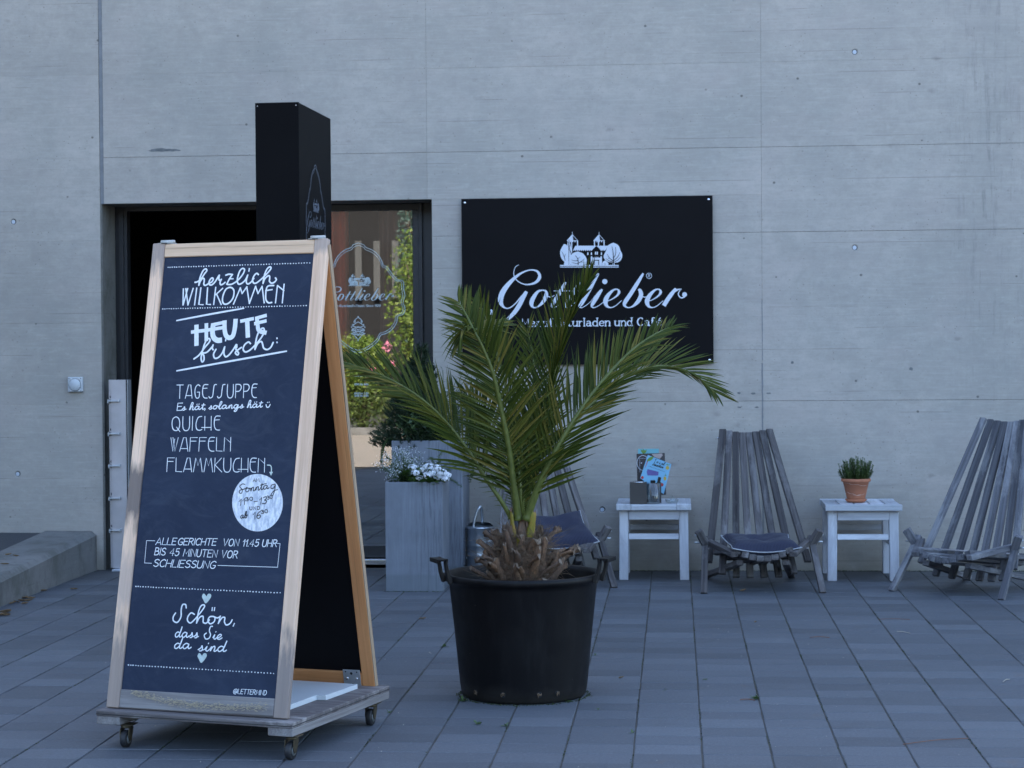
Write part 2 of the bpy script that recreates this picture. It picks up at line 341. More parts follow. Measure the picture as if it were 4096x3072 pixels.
# ------------------------------------------------------------------ building front
wall = thing('concrete_wall', 'grey board-marked concrete wall behind the whole terrace', 'wall', (0, YW, 0))
OX0, OX1, OZ = -3.664, -1.532, 2.355
core = MB()
core.box(-14, OX0, .006, .3, -.3, 9); core.box(OX1, 14, .006, .3, -.3, 9); core.box(OX0, OX1, .006, .3, OZ, 9)
core.box(OX0, OX1, .1, .3, -.3, .028)
core.put('wall_core', M['reveal'], wall)
LV = [0, .534, 1.065, 1.592, 2.12, 2.651, 3.181, 3.712, 4.24]
HOLES = [(1.123, 3.232), (1.117, 2.017), (-.466, .385), (-4.247, 2.248), (-4.239, .621)]
def panel(x0, x1, z0, z1):
    y = random.uniform(0, .0016)
    b = MB(); g = .0004; c = .0007
    x0 += g; x1 -= g; lo = .0010 if any(abs(z0-q) < .01 for q in (1.065, 2.12, 2.651)) and x1 > -3.5 else .0001; hi = .0010 if any(abs(z1-q) < .01 for q in (1.065, 2.12, 2.651)) and x1 > -3.5 else .0001; z0 += lo; z1 -= hi
    vs = [(x0, .0058, z0), (x1, .0058, z0), (x1, .0058, z1), (x0, .0058, z1), (x0, y+c, z0), (x1, y+c, z0), (x1, y+c, z1), (x0, y+c, z1), (x0+c, y, z0+c), (x1-c, y, z0+c), (x1-c, y, z1-c), (x0+c, y, z1-c)]
    hole = next(((hx, hz_) for hx, hz_ in HOLES if x0 < hx < x1 and z0 < hz_ < z1), None); front = [(8, 9, 10, 11)]
    if hole:
        n0 = len(vs); K = 32; front = []
        vs += [(x0+c, y, hole[1]), (x1-c, y, hole[1])] + [(hole[0]+.0215*math.cos(2*math.pi*k/K), y, hole[1]+.0215*math.sin(2*math.pi*k/K)) for k in range(K)] + [(hole[0]+.016*math.cos(2*math.pi*k/K), .0057, hole[1]+.016*math.sin(2*math.pi*k/K)) for k in range(K)]
        q = n0+2; front = [(8, 9, n0+1) + (q,) + tuple(q+k for k in range(K-1, K//2-1, -1)) + (n0,), (n0,) + tuple(q+k for k in range(K//2, -1, -1)) + (n0+1, 10, 11)]
        front += [(q+k, q+(k+1) % K, q+K+(k+1) % K, q+K+k) for k in range(K)]
    b.add(vs, front + [(i, (i+1) % 4, 4+(i+1) % 4, 4+i) for i in range(4)] + [(4+i, 4+(i+1) % 4, 8+(i+1) % 4, 8+i) for i in range(4)])
    b.put('concrete_panel', M['wall'], wall)
for i in range(8):
    z0, z1 = LV[i], LV[i+1]
    panel(-8, -3.676, z0, z1)
    if i < 4: pass
    elif i == 4: panel(-3.650, -1.560, OZ, z1)
    else: panel(-3.650, -1.560, z0, z1)
    if i < 4: panel(OX1, .543, z0, z1)
    elif i == 4:
        panel(OX1, .543, z0, OZ); panel(-1.560, .543, OZ, z1)
    else: panel(-1.560, .543, z0, z1)
    panel(.543, 2.63, z0, z1); panel(2.63, 4.7, z0, z1)
for a, c in ((-14, -8), (-8, -3.676), (-3.65, -1.56), (-1.56, .543), (.543, 2.63), (2.63, 4.7)): panel(a, c, 4.24, 9)
panel(-14, -8, -.2, 4.24); panel(4.7, 14, 0, 9)
b = MB()                                   # ragged mortar fillets in the two vertical joints
random.seed(3)
def fillet(x, w, z0, z1, y0):
    z = z0; L = []; Rr = []
    while z < z1:
        L.append((x-w/2+random.uniform(-.001, .0012), z)); Rr.append((x+w/2+random.uniform(-.0014, .0014), z)); z += random.uniform(.015, .04)
    vs = [(a, y0, z) for a, z in L] + [(a, y0, z) for a, z in Rr]; n_ = len(L)
    b.add(vs, [(i, n_+i, n_+i+1, i+1) for i in range(n_-1)])
fillet(-3.662, .022, OZ, 9, .004); fillet(.541, .009, .0, 1.32, -.0012); fillet(.5425, .004, 1.32, 1.7, -.001)
b.put('mortar_joint', M['joint'], wall)
M['plug'] = simple('pale_cone_plug', (.5, .54, .6), .6, 0, .08, 30); M['ring'] = simple('dark_tie_ring', (.07, .07, .07), .9, 0, .3, 60, .3)
for i, (x, y) in enumerate([(3419, 207.5), (3419, 990), (2409, 2039), (53, 887), (70, 1896)]):
    p_ = W(x, y, YW); s_ = 1
    p_ = Vector((HOLES[i][0], 0, HOLES[i][1])); b = MB(); n_ = 28
    vs = []
    for r_, yy in ((.0208, .0053), (.0165, .0052), (.0122, .0050)):
        for k in range(n_): q = 2*math.pi*k/n_; vs.append((math.cos(q)*r_*s_, yy, math.sin(q)*r_*s_))
    b.add(vs, [(r_*n_+k, r_*n_+(k+1) % n_, (r_+1)*n_+(k+1) % n_, (r_+1)*n_+k) for r_ in range(2) for k in range(n_)], True)
    h = b.put('tie_hole', M['ring'], wall, loc=(p_.x, 0, p_.z))
    b = MB(); b.add([(math.cos(2*math.pi*k/n_)*.0125-.0006, .0044, math.sin(2*math.pi*k/n_)*.0132) for k in range(n_)], [tuple(range(n_-1, -1, -1))])
    b.put('plug', M['plug'], h)
M['chip'] = simple('spalled_patch', (.16, .165, .165), .9, 0, .4, 40, .6)
for x, y, a, c in ((655, 602, .105, .014), (2956, 1572, .012, .006), (3013, 1574, .016, .006), (3075, 1573, .014, .006), (2957, 1629, .014, .005), (3027, 1629, .013, .005), (3644, 1475, .012, .009), (3169, 1450, .01, .009)):
    p_ = W(x, y, YW); b = MB(); n_ = 22
    b.add([(p_.x+math.cos(2*math.pi*k/n_)*a*random.uniform(.75, 1.1), -.0009, p_.z+max(-.5 if a > .05 else -1, math.sin(2*math.pi*k/n_))*c*random.uniform(.7, 1.2)) for k in range(n_)], [tuple(range(n_-1, -1, -1))])
    b.put('spalled_patch', M['chip'], wall)

# the rest of the building: closed shell, dark room behind the doorway
M['plaster'] = simple('outer_render', (.4, .4, .39), .9)
b = MB(); b.box(-14, -13.7, .3, 12, -.3, 9); b.box(13.7, 14, .3, 12, -.3, 9); b.box(-13.7, 13.7, 11.7, 12, -.3, 9); b.box(-14, 14, 0.0, 12.1, 9.001, 9.2)
b.put('building_shell', M['plaster'], wall)
wing = thing('added_shade_wing', 'unseen plain side wing added left of the terrace to darken that side', 'building', (-9, 8, 0)); b = MB(); b.box(-1, 1, -4.2, 4.5, -.3, 8.2, ch=.02); b.put('shade_wing_wall', M['plaster'], wing)  # unseen block, added to darken the left of the terrace
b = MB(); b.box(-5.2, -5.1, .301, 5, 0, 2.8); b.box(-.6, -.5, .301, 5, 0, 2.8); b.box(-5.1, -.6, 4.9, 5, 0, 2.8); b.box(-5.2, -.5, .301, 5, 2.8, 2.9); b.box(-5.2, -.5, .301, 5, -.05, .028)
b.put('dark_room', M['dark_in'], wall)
# ------------------------------------------------------------------ glass door
YD = .33
door = thing('glass_door', 'tall glass shop door in black aluminium frame with white print', 'door', (0, YW, 0))
b = MB()
b.box(OX0+.002, -3.585, YD-.03, YD+.05, .03, OZ-.002); b.box(OX0+.03, -3.605, YD-.05, YD-.03, .03, OZ-.03)
b.box(-3.585, -2.72, YD-.02, YD+.05, OZ-.028, OZ-.002)
fr = b.put('door_frame', M['frame_blk'], door)
b = MB(); b.box(-1.632, OX1-.001, YD-.015, YD+.05, .03, OZ-.002); b.box(-1.655, -1.632, YD-.045, YD+.05, .03, OZ-.002)
b.put('side_panel', M['frame_blk'], door)
leaf = MB(); leaf.box(-2.72, -1.655, YD-.03, YD+.03, OZ-.045, OZ-.003, ch=.003); leaf.box(-1.697, -1.655, YD-.03, YD+.03, .05, OZ-.045, ch=.003); leaf.box(-2.72, -2.67, YD-.03, YD+.03, .05, OZ-.045, ch=.003); leaf.box(-2.67, -1.697, YD-.03, YD+.03, .05, .128, ch=.003)
lf = leaf.put('door_leaf', M['frame_blk'], door)
g = NT('coated_glass'); gl = g.n('BsdfGlossy'); gl.inputs['Roughness'].default_value = 0; gl.inputs['Color'].default_value = (1, 1, 1, 1)
tr = g.n('BsdfTransparent'); tr.inputs['Color'].default_value = (.95, .96, .95, 1); fz = g.n('Fresnel'); fz.inputs[0].default_value = 2.9
mx = g.n('MixShader'); g.l(g.math('MULTIPLY', fz.outputs[0], 1.0), mx.inputs[0]); g.l(tr.outputs[0], mx.inputs[1]); g.l(gl.outputs[0], mx.inputs[2]); g.l(mx.outputs[0], g.out.inputs[0])
M['glass'] = g.m
b = MB(); b.add([(-2.67, YD, .128), (-1.697, YD, .128), (-1.697, YD, OZ-.045), (-2.67, YD, OZ-.045)], [(0, 1, 2, 3)])
b.put('glass_pane', M['glass'], lf)
b = MB(); b.box(-3.585, -1.56, YD-.09, YD+.06, .03, .046, ch=.003); b.put('threshold', M['alu'], door)
b = MB(); b.box(OX0, OX1, .1, YD+.06, .0, .03, ch=.004); b.put('sill', M['wall'], door)
def curtain(name, x0, x1, z0, z1, y, col, lab, waves):
    n_ = NT(name+'_cloth'); n_.col(col).rough(.9); bb = MB(); K = waves*10; vs = []
    for k in range(K+1):
        t = k/K; x = x0+(x1-x0)*t; yy = y+.035*math.sin(t*waves*2*math.pi)+.01*math.sin(t*17)
        vs += [(x, yy, z0), (x, yy, z1)]
    bb.add(vs, [(2*k, 2*k+2, 2*k+3, 2*k+1) for k in range(K)], True)
    o = bb.put(name, n_.m, None, label=lab, cat='curtain', group='curtains behind the glass door'); return o
curtain('curtain', -2.62, -2.13, .1, 2.33, YW+.40, (.9, .26, .14), 'rust-red gathered curtain behind the left side of the glass door', 6)
curtain('curtain', -1.93, -1.62, .95, 2.33, YW+.40, (.34, .22, .17), 'brown curtain behind the upper right corner of the glass door', 4)
# small ceiling spot glowing in the dark room
n = NT('warm_lamp'); n.b.inputs['Emission Color'].default_value = (1, .62, .3, 1); n.b.inputs['Emission Strength'].default_value = 2.2; M['lamp'] = n.m
p_ = W(903, 839, 15.2)
t = thing('ceiling_spot', 'tiny warm ceiling light glowing inside the dark doorway', 'lamp', (p_.x, p_.y, p_.z))
b = MB(); b.lathe([(.05, 0), (.055, .012), (.02, .03), (0, .03)], 20); b.put('lamp_housing', M['frame_blk'], t)
b = MB(); b.lathe([(0, -.002), (.036, -.002)], 20); b.put('lamp_disc', M['lamp'], t)

# ------------------------------------------------------------------ kerb wall and asphalt at the left
def zk(y): return .25-.05*(12.5-y)
kx = -3.722
b = MB(); ys = [YW-.006-.25*k for k in range(0, 20)]; prof = []
for y in ys:
    z = zk(y)
    prof += [(kx, y, -.03), (kx, y, z-.028), (kx-.03, y, z), (-4.055, y, z+.002), (-4.055, y, -.03)]
fs = []
for k in range(len(ys)-1):
    for j in range(4): fs.append((k*5+j, (k+1)*5+j, (k+1)*5+j+1, k*5+j+1))
fs += [(0, 1, 2, 3, 4), tuple((len(ys)-1)*5+j for j in (4, 3, 2, 1, 0))]
b.add(prof, fs)
b.put('kerb_wall', M['kerb'], None, label='low sloping concrete kerb wall left of the doorway', cat='kerb wall')
b = MB(); y0, y1 = YW-.004, ys[-1]
b.add([(-4.053, y0, zk(y0)-.012), (-4.053, y1, zk(y1)-.012), (-9, y1, zk(y1)+.02), (-9, y0, zk(y0)+.02)], [(3, 2, 1, 0)]); b.put('asphalt_path', M['asphalt'], kind='structure')

# ------------------------------------------------------------------ street side behind the camera: seen mirrored in the glass, bar the added tree belt
def leafmat(name, a, c, rough=.55, trans=.25):
    n = NT(name); oi = n.n('NewGeometry'); f = n.noise(n.coord('Object'), 3.5, 3)
    cc = n.mix(n.ramp(oi.outputs['Random Per Island'], [(0, 0), (1, 1)]), a, c); n.col(n.mix(n.ramp(f, [(.3, .0), (.7, .5)]), cc, tuple(x*.6 for x in a))).rough(rough)
    n.b.inputs['Subsurface Weight'].default_value = 0
    if trans:
        tl = n.n('BsdfTranslucent'); n.l(cc, tl.inputs[0]); ms = n.n('MixShader'); ms.inputs[0].default_value = trans; n.l(n.b.outputs[0], ms.inputs[1]); n.l(tl.outputs[0], ms.inputs[2]); n.l(ms.outputs[0], n.out.inputs[0])
    return n.m
def leaves(b, c, r, n_, size, shell=.6, flat=.5):
    for _ in range(n_):
        while True:
            q = Vector((random.uniform(-1, 1), random.uniform(-1, 1), random.uniform(-1, 1)))
            if shell*random.random() < q.length <= 1: break
        p = Vector((c[0]+q.x*r[0], c[1]+q.y*r[1], c[2]+q.z*r[2]))
        a = Vector((random.gauss(0, 1), random.gauss(0, 1), random.gauss(0, 1))).normalized(); d = a.cross(Vector((random.gauss(0, 1), random.gauss(0, 1), random.gauss(0, 1)))).normalized()
        s = size*random.uniform(.6, 1.3)
        b.add([p-a*s, p-d*s*flat, p+a*s, p+d*s*flat], [(0, 1, 2, 3)])
random.seed(21)
M['lime'] = leafmat('lime_leaves', (.11, .2, .03), (.3, .38, .06)); M['bush'] = leafmat('bush_leaves', (.05, .09, .02), (.16, .2, .05)); M['bluetree'] = leafmat('far_leaves', (.05, .1, .08), (.12, .2, .15))
M['bark'] = simple('bark', (.12, .09, .06), .9)
M['pink'] = simple('pink_petals', (.75, .25, .35), .7)
def shrub(name, cx, cy, rx, ry, z1, mat, nleaf, size, lab, cat='shrub', trunk=.05, flowers=0):
    t = thing(name, lab, cat, (cx, cy, 0)); b = MB()
    for _ in range(7):
        a = random.uniform(0, 6.28); k = random.uniform(0, .5)
        leaves(b, (math.cos(a)*rx*k, math.sin(a)*ry*k, z1*random.uniform(.4, .7)), (rx*.65, ry*.65, z1*.33), nleaf//7, size)
    b.put('crown', mat, t)
    b = MB()
    for k in range(5): a = k*1.256; b.tube([(0, 0, 0), (math.cos(a)*rx*.3, math.sin(a)*ry*.3, z1*.4), (math.cos(a)*rx*.6, math.sin(a)*ry*.5, z1*.75)], [trunk, trunk*.6, trunk*.2], 6)
    b.put('stem', M['bark'], t)
    if flowers:
        b = MB()
        for _ in range(flowers): a = random.uniform(0, 6.28); leaves(b, (math.cos(a)*rx*.7, ry*.75, z1*random.uniform(.45, .8)), (.09, .05, .07), 14, .05, 0)
        b.put('blossoms', M['pink'], t)
shrub('garden_shrub', -4.3, -9.2, .85, .7, 4.1, M['lime'], 10000, .042, 'tall lime-green shrub mirrored at the right edge of the glass door')
shrub('garden_shrub', -5.5, -9.0, .9, .7, 1.85, M['lime'], 7000, .04, 'flowering green shrub mirrored in the middle of the glass door', flowers=3)
shrub('garden_shrub', -7.2, -9.4, 1.1, .8, 2.0, M['bush'], 4200, .05, 'dark green shrub across the road, beside the flowering shrub', flowers=4)
shrub('garden_shrub', -2.6, -9.4, 1.0, .8, 2.6, M['bush'], 4200, .055, 'dark green shrub across the road, right of the lime shrub')
shrub('garden_tree', -5.0, -15.5, 1.15, 1.2, 6.2, M['bluetree'], 9000, .055, 'hazy blue-green tree mirrored at the top of the glass door', 'tree', .12)
b = MB()
for x in range(18): leaves(b, (-9+.55*x, -7.9, .35), (.4, .3, .42), 700, .035)
b.put('clipped_hedge', M['bush'], None, label='low olive hedge along the far side of the road', cat='hedge')
b = MB(); b.box(-12, 2, -7.5, -7.38, -.02, .12, ch=.01); b.put('road_kerb', M['kerb'], kind='structure')
random.seed(60); b = MB()
for _ in range(16000):
    x = random.uniform(-45, 45); h_ = 8.5+2*math.sin(x*.35)+1.5*math.sin(x*.9); z = h_*random.random()**.7; b_ = Vector((x, -27-random.uniform(0, 3)+1.5*math.sin(x*1.3+z), z)); a_ = Vector((random.gauss(0, 1), random.gauss(0, 1), random.gauss(0, 1))).normalized(); d_ = a_.cross(Vector((random.gauss(0, 1), random.gauss(0, 1), random.gauss(0, 1)))).normalized(); s_ = random.uniform(.3, .6)
    b.add([b_-a_*s_, b_-d_*s_*.6, b_+a_*s_, b_+d_*s_*.6], [(0, 1, 2, 3)])
b.put('added_tree_belt', M['bluetree'], kind='stuff')  # tree belt added out of view to cut low sky light
t = thing('dark_house', 'dark timber house with pale balusters mirrored in the glass', 'house', (-5.6, -19, 0))
M['tim'] = simple('dark_timber', (.011, .01, .01), .8); M['pale'] = simple('pale_paint', (.09, .09, .085), .7); M['tile'] = simple('brown_tile', (.08, .05, .04), .8)
b = MB(); b.box(-7, 7, -4, 0, 0, 5.2); b.put('house_wall', M['tim'], t)
b = MB(); b.prism([(-4.5, 5.201), (.6, 5.201), (-2, 7.4)], -7.4, 7.4, Matrix(((0, 0, 1, 0), (1, 0, 0, 0), (0, 1, 0, 0), (0, 0, 0, 1)))); b.put('roof', M['tile'], t)
for k in range(9): b = MB(); b.box(-1.6+k*.42, -1.45+k*.42, .05, .14, 2.6, 3.9); b.put('baluster', M['pale'], t)
# ================================================================== LETTERING (flat strokes laid on the surface)
CAPS = {
'A': "0,0 .3,1 .6,0;.11,.3 .5,.3", 'B': "0,0 0,1;~0,1 .32,.97 .4,.76 .28,.55 0,.53;~0,.53 .38,.5 .48,.26 .33,.03 0,0",
'C': "~.5,.85 .35,1 .12,.85 .02,.5 .12,.12 .32,0 .5,.12", 'D': "0,0 0,1;~0,1 .35,.93 .52,.5 .35,.07 0,0",
'E': "0,0 0,1 .45,1;0,.54 .38,.54;0,0 .45,0", 'F': "0,0 0,1 .45,1;0,.54 .36,.54",
'G': "~.52,.85 .35,1 .12,.85 .02,.5 .12,.12 .32,0 .5,.12 .53,.42;.53,.42 .3,.42", 'H': "0,0 0,1;.5,0 .5,1;0,.5 .5,.5",
'I': "0,0 0,1", 'J': "~.3,1 .3,.3 .2,0 0,.1", 'K': "0,0 0,1;.48,1 .02,.42;.14,.55 .5,0", 'L': "0,1 0,0 .42,0",
'M': "0,0 .06,1 .32,.3 .58,1 .64,0", 'N': "0,0 0,1 .5,0 .5,1", 'O': "~.3,1 .08,.85 .02,.5 .1,.12 .3,0 .5,.12 .58,.5 .5,.86 .3,1",
'P': "0,0 0,1;~0,1 .35,.97 .45,.74 .3,.5 0,.47", 'Q': "~.3,1 .08,.85 .02,.5 .1,.12 .3,0 .5,.12 .58,.5 .5,.86 .3,1;.35,.25 .6,-.08",
'R': "0,0 0,1;~0,1 .34,.97 .43,.76 .28,.52 0,.5;.22,.5 .5,0", 'S': "~.45,.87 .28,1 .06,.86 .08,.62 .4,.42 .45,.16 .25,0 .02,.14",
'T': "0,1 .52,1;.26,1 .26,0", 'U': "~0,1 0,.3 .12,.02 .36,.02 .48,.3 .48,1", 'V': "0,1 .26,0 .54,1", 'W': "0,1 .16,0 .34,.75 .52,0 .68,1",
'Z': "0,1 .48,1 0,0 .48,0", '@': "~.62,.35 .42,.6 .25,.35 .4,.15 .6,.3 .62,.6;~.62,.6 .6,.25 .8,.2 .85,.6 .6,.95 .2,.85 .03,.4 .2,0 .6,-.1",
'0': "~.22,1 .03,.75 .03,.25 .22,0 .42,.25 .42,.75 .22,1", '1': "0,.65 .2,1 .2,0", '2': "~.02,.8 .2,1 .4,.78 .25,.4 0,0;0,0 .42,0",
'3': "~.03,.9 .25,1 .4,.77 .18,.54;~.18,.54 .45,.35 .3,.02 .0,.1", '4': ".36,0 .36,1 0,.3 .5,.3", '5': ".4,1 .08,1 .05,.56;~.05,.56 .35,.6 .42,.25 .2,0 .0,.1",
'6': "~.36,.95 .1,.65 .03,.25 .2,0 .4,.2 .3,.48 .06,.35", '7': "0,1 .42,1 .14,0", '8': "~.22,.54 .04,.77 .22,1 .4,.77 .22,.54 .02,.25 .22,0 .43,.25 .22,.54",
'9': "~.38,.6 .2,.48 .04,.72 .2,1 .38,.8 .36,.35 .1,0", '.': "0,0 .03,.04", ',': ".04,.05 -.02,-.14", ':': ".03,.1 .05,.14;.05,.5 .07,.54", '-': "0,.42 .3,.42", "'": ".04,1 .02,.8",
'w': "0,.62 .14,0 .28,.5 .42,0 .56,.62", ' ': ""}
DECO = dict(CAPS); DECO.update({
'A': "0,0 .24,1 .42,1 .56,0;.08,.2 .53,.2", 'E': "~.45,1 .12,.98 .02,.6 .06,.2 .2,.02 .42,0;.02,.72 .38,.74", 'F': "0,0 .03,1 .5,1;.02,.74 .42,.74",
'S': "~.5,1 .32,.96 .26,.6 .2,.12 .0,0 -.1,.12", 'C': "~.46,1 .2,.92 .05,.5 .1,.1 .3,0 .48,.06", 'H': "0,0 0,1;.46,0 .46,1;-.22,.2 .46,.2", 'N': "0,0 .02,1 .44,.62;.44,0 .44,1",
'K': "0,0 .02,1;.45,1 .03,.5 .5,0", 'G': "~.42,.9 .25,1 .06,.8 .02,.4 .14,.03 .36,.06 .4,.45;.4,.45 .2,.45", 'M': "0,0 .14,1 .3,.45 .46,1 .6,0", 'I': "0,0 .02,1",
'W': "0,1 .16,0 .26,.9;.14,1 .3,0 .5,1", 'L': "0,1 0,.02 .4,0"})
LOWR = {
'a': "~.06,.56 .22,.64 .36,.5 .36,.1;~.36,.38 .1,.34 .03,.15 .15,0 .36,.12;.36,.12 .42,0", 'b': "0,1 0,0;~0,.45 .2,.64 .42,.45 .42,.15 .2,0 0,.12", 'c': "~.4,.52 .22,.64 .04,.45 .04,.15 .22,0 .4,.1",
'd': ".42,1 .42,0;~.42,.45 .22,.64 .02,.45 .02,.15 .22,0 .42,.12", 'e': "~.04,.34 .4,.36 .38,.55 .22,.64 .04,.45 .04,.15 .22,0 .4,.1", 'f': "~.34,.96 .2,1 .12,.85 .12,.0;0,.62 .3,.62",
'h': "0,1 0,0;~0,.42 .2,.64 .38,.5 .38,0", 'i': "0,.62 0,0;0,.85 .01,.9", 'k': "0,1 0,0;.36,.62 .02,.26;.12,.36 .4,0", 'l': "0,1 0,0", 'n': "0,.62 0,0;~0,.42 .2,.64 .38,.5 .38,0",
'r': "0,.62 0,0;~0,.38 .12,.6 .28,.6", 's': "~.3,.54 .16,.64 .03,.5 .14,.34 .3,.18 .16,0 .0,.08", 't': "~.12,.85 .12,.2 .2,0 .32,.06;0,.62 .3,.62", 'u': "~0,.62 0,.15 .15,0 .36,.15;.38,.62 .38,0",
'z': "0,.62 .36,.62 0,0 .36,0", 'w': "0,.62 .14,0 .28,.5 .42,0 .56,.62", 'o': "~.2,.64 .02,.45 .02,.15 .2,0 .4,.15 .4,.45 .2,.64", 'é': "~.04,.34 .4,.36 .38,.55 .22,.64 .04,.45 .04,.15 .22,0 .4,.1;.2,.75 .34,.95"}
ROMAN = dict(CAPS); ROMAN.update(LOWR)
SCRIPT = dict(CAPS); SCRIPT.update({
'a': "~.38,.42 .2,.5 .02,.3 .05,.05 .2,.02 .36,.25 .4,.46 .38,.1 .48,.02 .6,.15", 'b': "~0,.15 .2,.6 .24,.95 .1,.9 .03,.3 .1,.0 .3,.05 .34,.4 .2,.35 .5,.4", 'd': "~.36,.42 .18,.5 .02,.3 .05,.05 .2,.02 .38,.35 .48,1 .46,.9 .36,.15 .46,.02 .58,.15",
'e': "~0,.12 .2,.2 .34,.4 .22,.5 .06,.3 .08,.05 .25,0 .42,.15", 'g': "~.36,.42 .18,.5 .02,.3 .05,.05 .2,.02 .38,.35 .4,.46 .34,-.2 .2,-.45 .08,-.35 .3,-.05 .55,.15", 'h': "~0,.1 .24,.6 .28,.95 .16,.98 .08,.5 .04,0 .14,.35 .28,.5 .32,.3 .3,.05 .4,.0 .5,.15",
'i': "~0,.15 .12,.45 .08,.1 .18,0 .3,.15;.16,.7 .17,.76", 'l': "~0,.15 .2,.6 .26,.95 .14,.95 .06,.4 .1,.02 .2,0 .32,.15", 'n': "~0,.15 .1,.45 .06,0 .16,.38 .28,.48 .32,.3 .3,.05 .38,0 .5,.15", 'o': "~.2,.5 .03,.35 .04,.08 .18,0 .34,.15 .34,.4 .2,.48 .4,.4 .5,.35",
's': "~0,.1 .16,.3 .2,.5 .26,.25 .24,.03 .1,0;~.24,.05 .4,.15", 't': "~0,.15 .14,.5 .18,.85 .12,.3 .16,0 .34,.15;.0,.6 .32,.62", 'ä': "~.38,.42 .2,.5 .02,.3 .05,.05 .2,.02 .36,.25 .4,.46 .38,.1 .48,.02 .6,.15;.15,.7 .16,.76;.34,.72 .35,.78",
'S': "~.5,.8 .42,.98 .28,.9 .2,.6 .3,.3 .2,.0 .0,.1 -.06,.3", 'ü': "~0,.35 .1,.0 .3,.0 .4,.35;.1,.6 .11,.66;.26,.62 .27,.68"})
def text_paths(s, font, track=.16, slant=0, space=.38):
    out = []; x = 0
    for ch in s:
        g_ = font.get(ch, '')
        if ch == ' ' or not g_: x += space; continue
        mx_ = 0
        for seg in g_.split(';'):
            cur = seg.startswith('~'); pts = [tuple(float(q) for q in p.split(',')) for p in seg.lstrip('~').split()]
            mx_ = max([mx_]+[p[0] for p in pts])
            if cur: pts = catmull(pts, 4)
            out.append([(x+p[0]+p[1]*slant, p[1]) for p in pts])
        x += mx_+track
    return out, x-track
class Ink:
    """flat strokes on a plane; mp turns drawing coordinates into plane metres (u, v); layers rise by 0.04 mm"""
    def __init__(s, mp, M_=None, base=.0006): s.mp = mp; s.b = MB(); s.k = 0; s.M = M_ or Matrix(); s.base = base
    def h(s): s.k += 1; return s.base + s.k*.00003
    def emit(s, vs2, fs, h, dh=0):
        s.b.add([s.M @ Vector((v[0], -(h+dh*i), v[1])) for i, v in enumerate(vs2)], fs)
    def stroke(s, pts, w=None, smooth=True, caps=True, calli=None):
        """pts: (x, y) or (x, y, width); widths in drawing units"""
        P = [(p[0], p[1], (p[2] if len(p) > 2 else w)) for p in pts]
        if smooth and len(P) > 2: P = catmull(P, 5)
        q = [Vector(s.mp(p[0], p[1])) for p in P]
        a = Vector(s.mp(P[0][0], P[0][1])); sc = ((Vector(s.mp(P[0][0]+50, P[0][1]))-a).length + (Vector(s.mp(P[0][0], P[0][1]+50))-a).length)/100
        Q = []; Wd = []
        for i in range(len(q)):
            if not Q or (q[i]-Q[-1]).length > 1e-5: Q.append(q[i]); Wd.append(P[i][2]*sc)
        if len(Q) < 2: return
        vs = []; n_ = len(Q)
        for i in range(n_):
            t = (Q[min(i+1, n_-1)]-Q[max(i-1, 0)]); t = t.normalized() if t.length > 1e-9 else Vector((1, 0))
            wd = Wd[i]
            if calli: wd = wd*(calli[0]+(calli[1]-calli[0])*abs(t.y))
            nn = Vector((-t.y, t.x))*wd/2
            if i in (0, n_-1): e = t*wd*.35*(1 if i else -1) if caps else Vector((0, 0)); nn *= .8 if caps else 1
            else: e = Vector((0, 0))
            vs += [Q[i]+e+nn, Q[i]+e-nn]
        h = s.h(); s.emit(vs, [(2*i, 2*i+1, 2*i+3, 2*i+2) for i in range(n_-1)], h, .0000012)
    def poly(s, pts, smooth=False):
        if smooth: pts = catmull(list(pts)+[pts[0]], 5)[:-1]
        s.emit([s.mp(p[0], p[1]) for p in pts], [tuple(range(len(pts)))], s.h())
    def dot(s, x, y, r, n_=10, ry=None):
        ry = ry or r; s.poly([(x+r*math.cos(2*math.pi*k/n_), y+ry*math.sin(2*math.pi*k/n_)) for k in range(n_)])
    def text(s, st, p0, p1, cap, font, w, slant=0, track=.16, serif=False, calli=None, space=.38):
        paths, adv = text_paths(st, font, track, slant, space); d = Vector((p1[0]-p0[0], p1[1]-p0[1])); L = d.length; d /= L; nn = Vector((d.y, -d.x)); sx = L/adv
        f = lambda p: (p0[0]+d.x*p[0]*sx+nn.x*p[1]*cap, p0[1]+d.y*p[0]*sx+nn.y*p[1]*cap)
        for pa in paths:
            s.stroke([f(p) for p in pa], w, smooth=False, calli=calli)
            if serif:
                for e in (0, -1):
                    o_ = 1 if e == 0 else -2
                    if abs(pa[e][0]-pa[o_][0]) < .08 and abs(pa[e][1]-pa[o_][1]) > .05:
                        a_ = pa[e]; s.stroke([f((a_[0]-.09, a_[1])), f((a_[0]+.09, a_[1]))], w*.55, smooth=False)
    def put(s, name, mat, parent, **k): return s.b.put(name, mat, parent, **k)
def shift(pts, dx, dy=0): return [(p[0]+dx, p[1]+dy)+tuple(p[2:]) for p in pts]
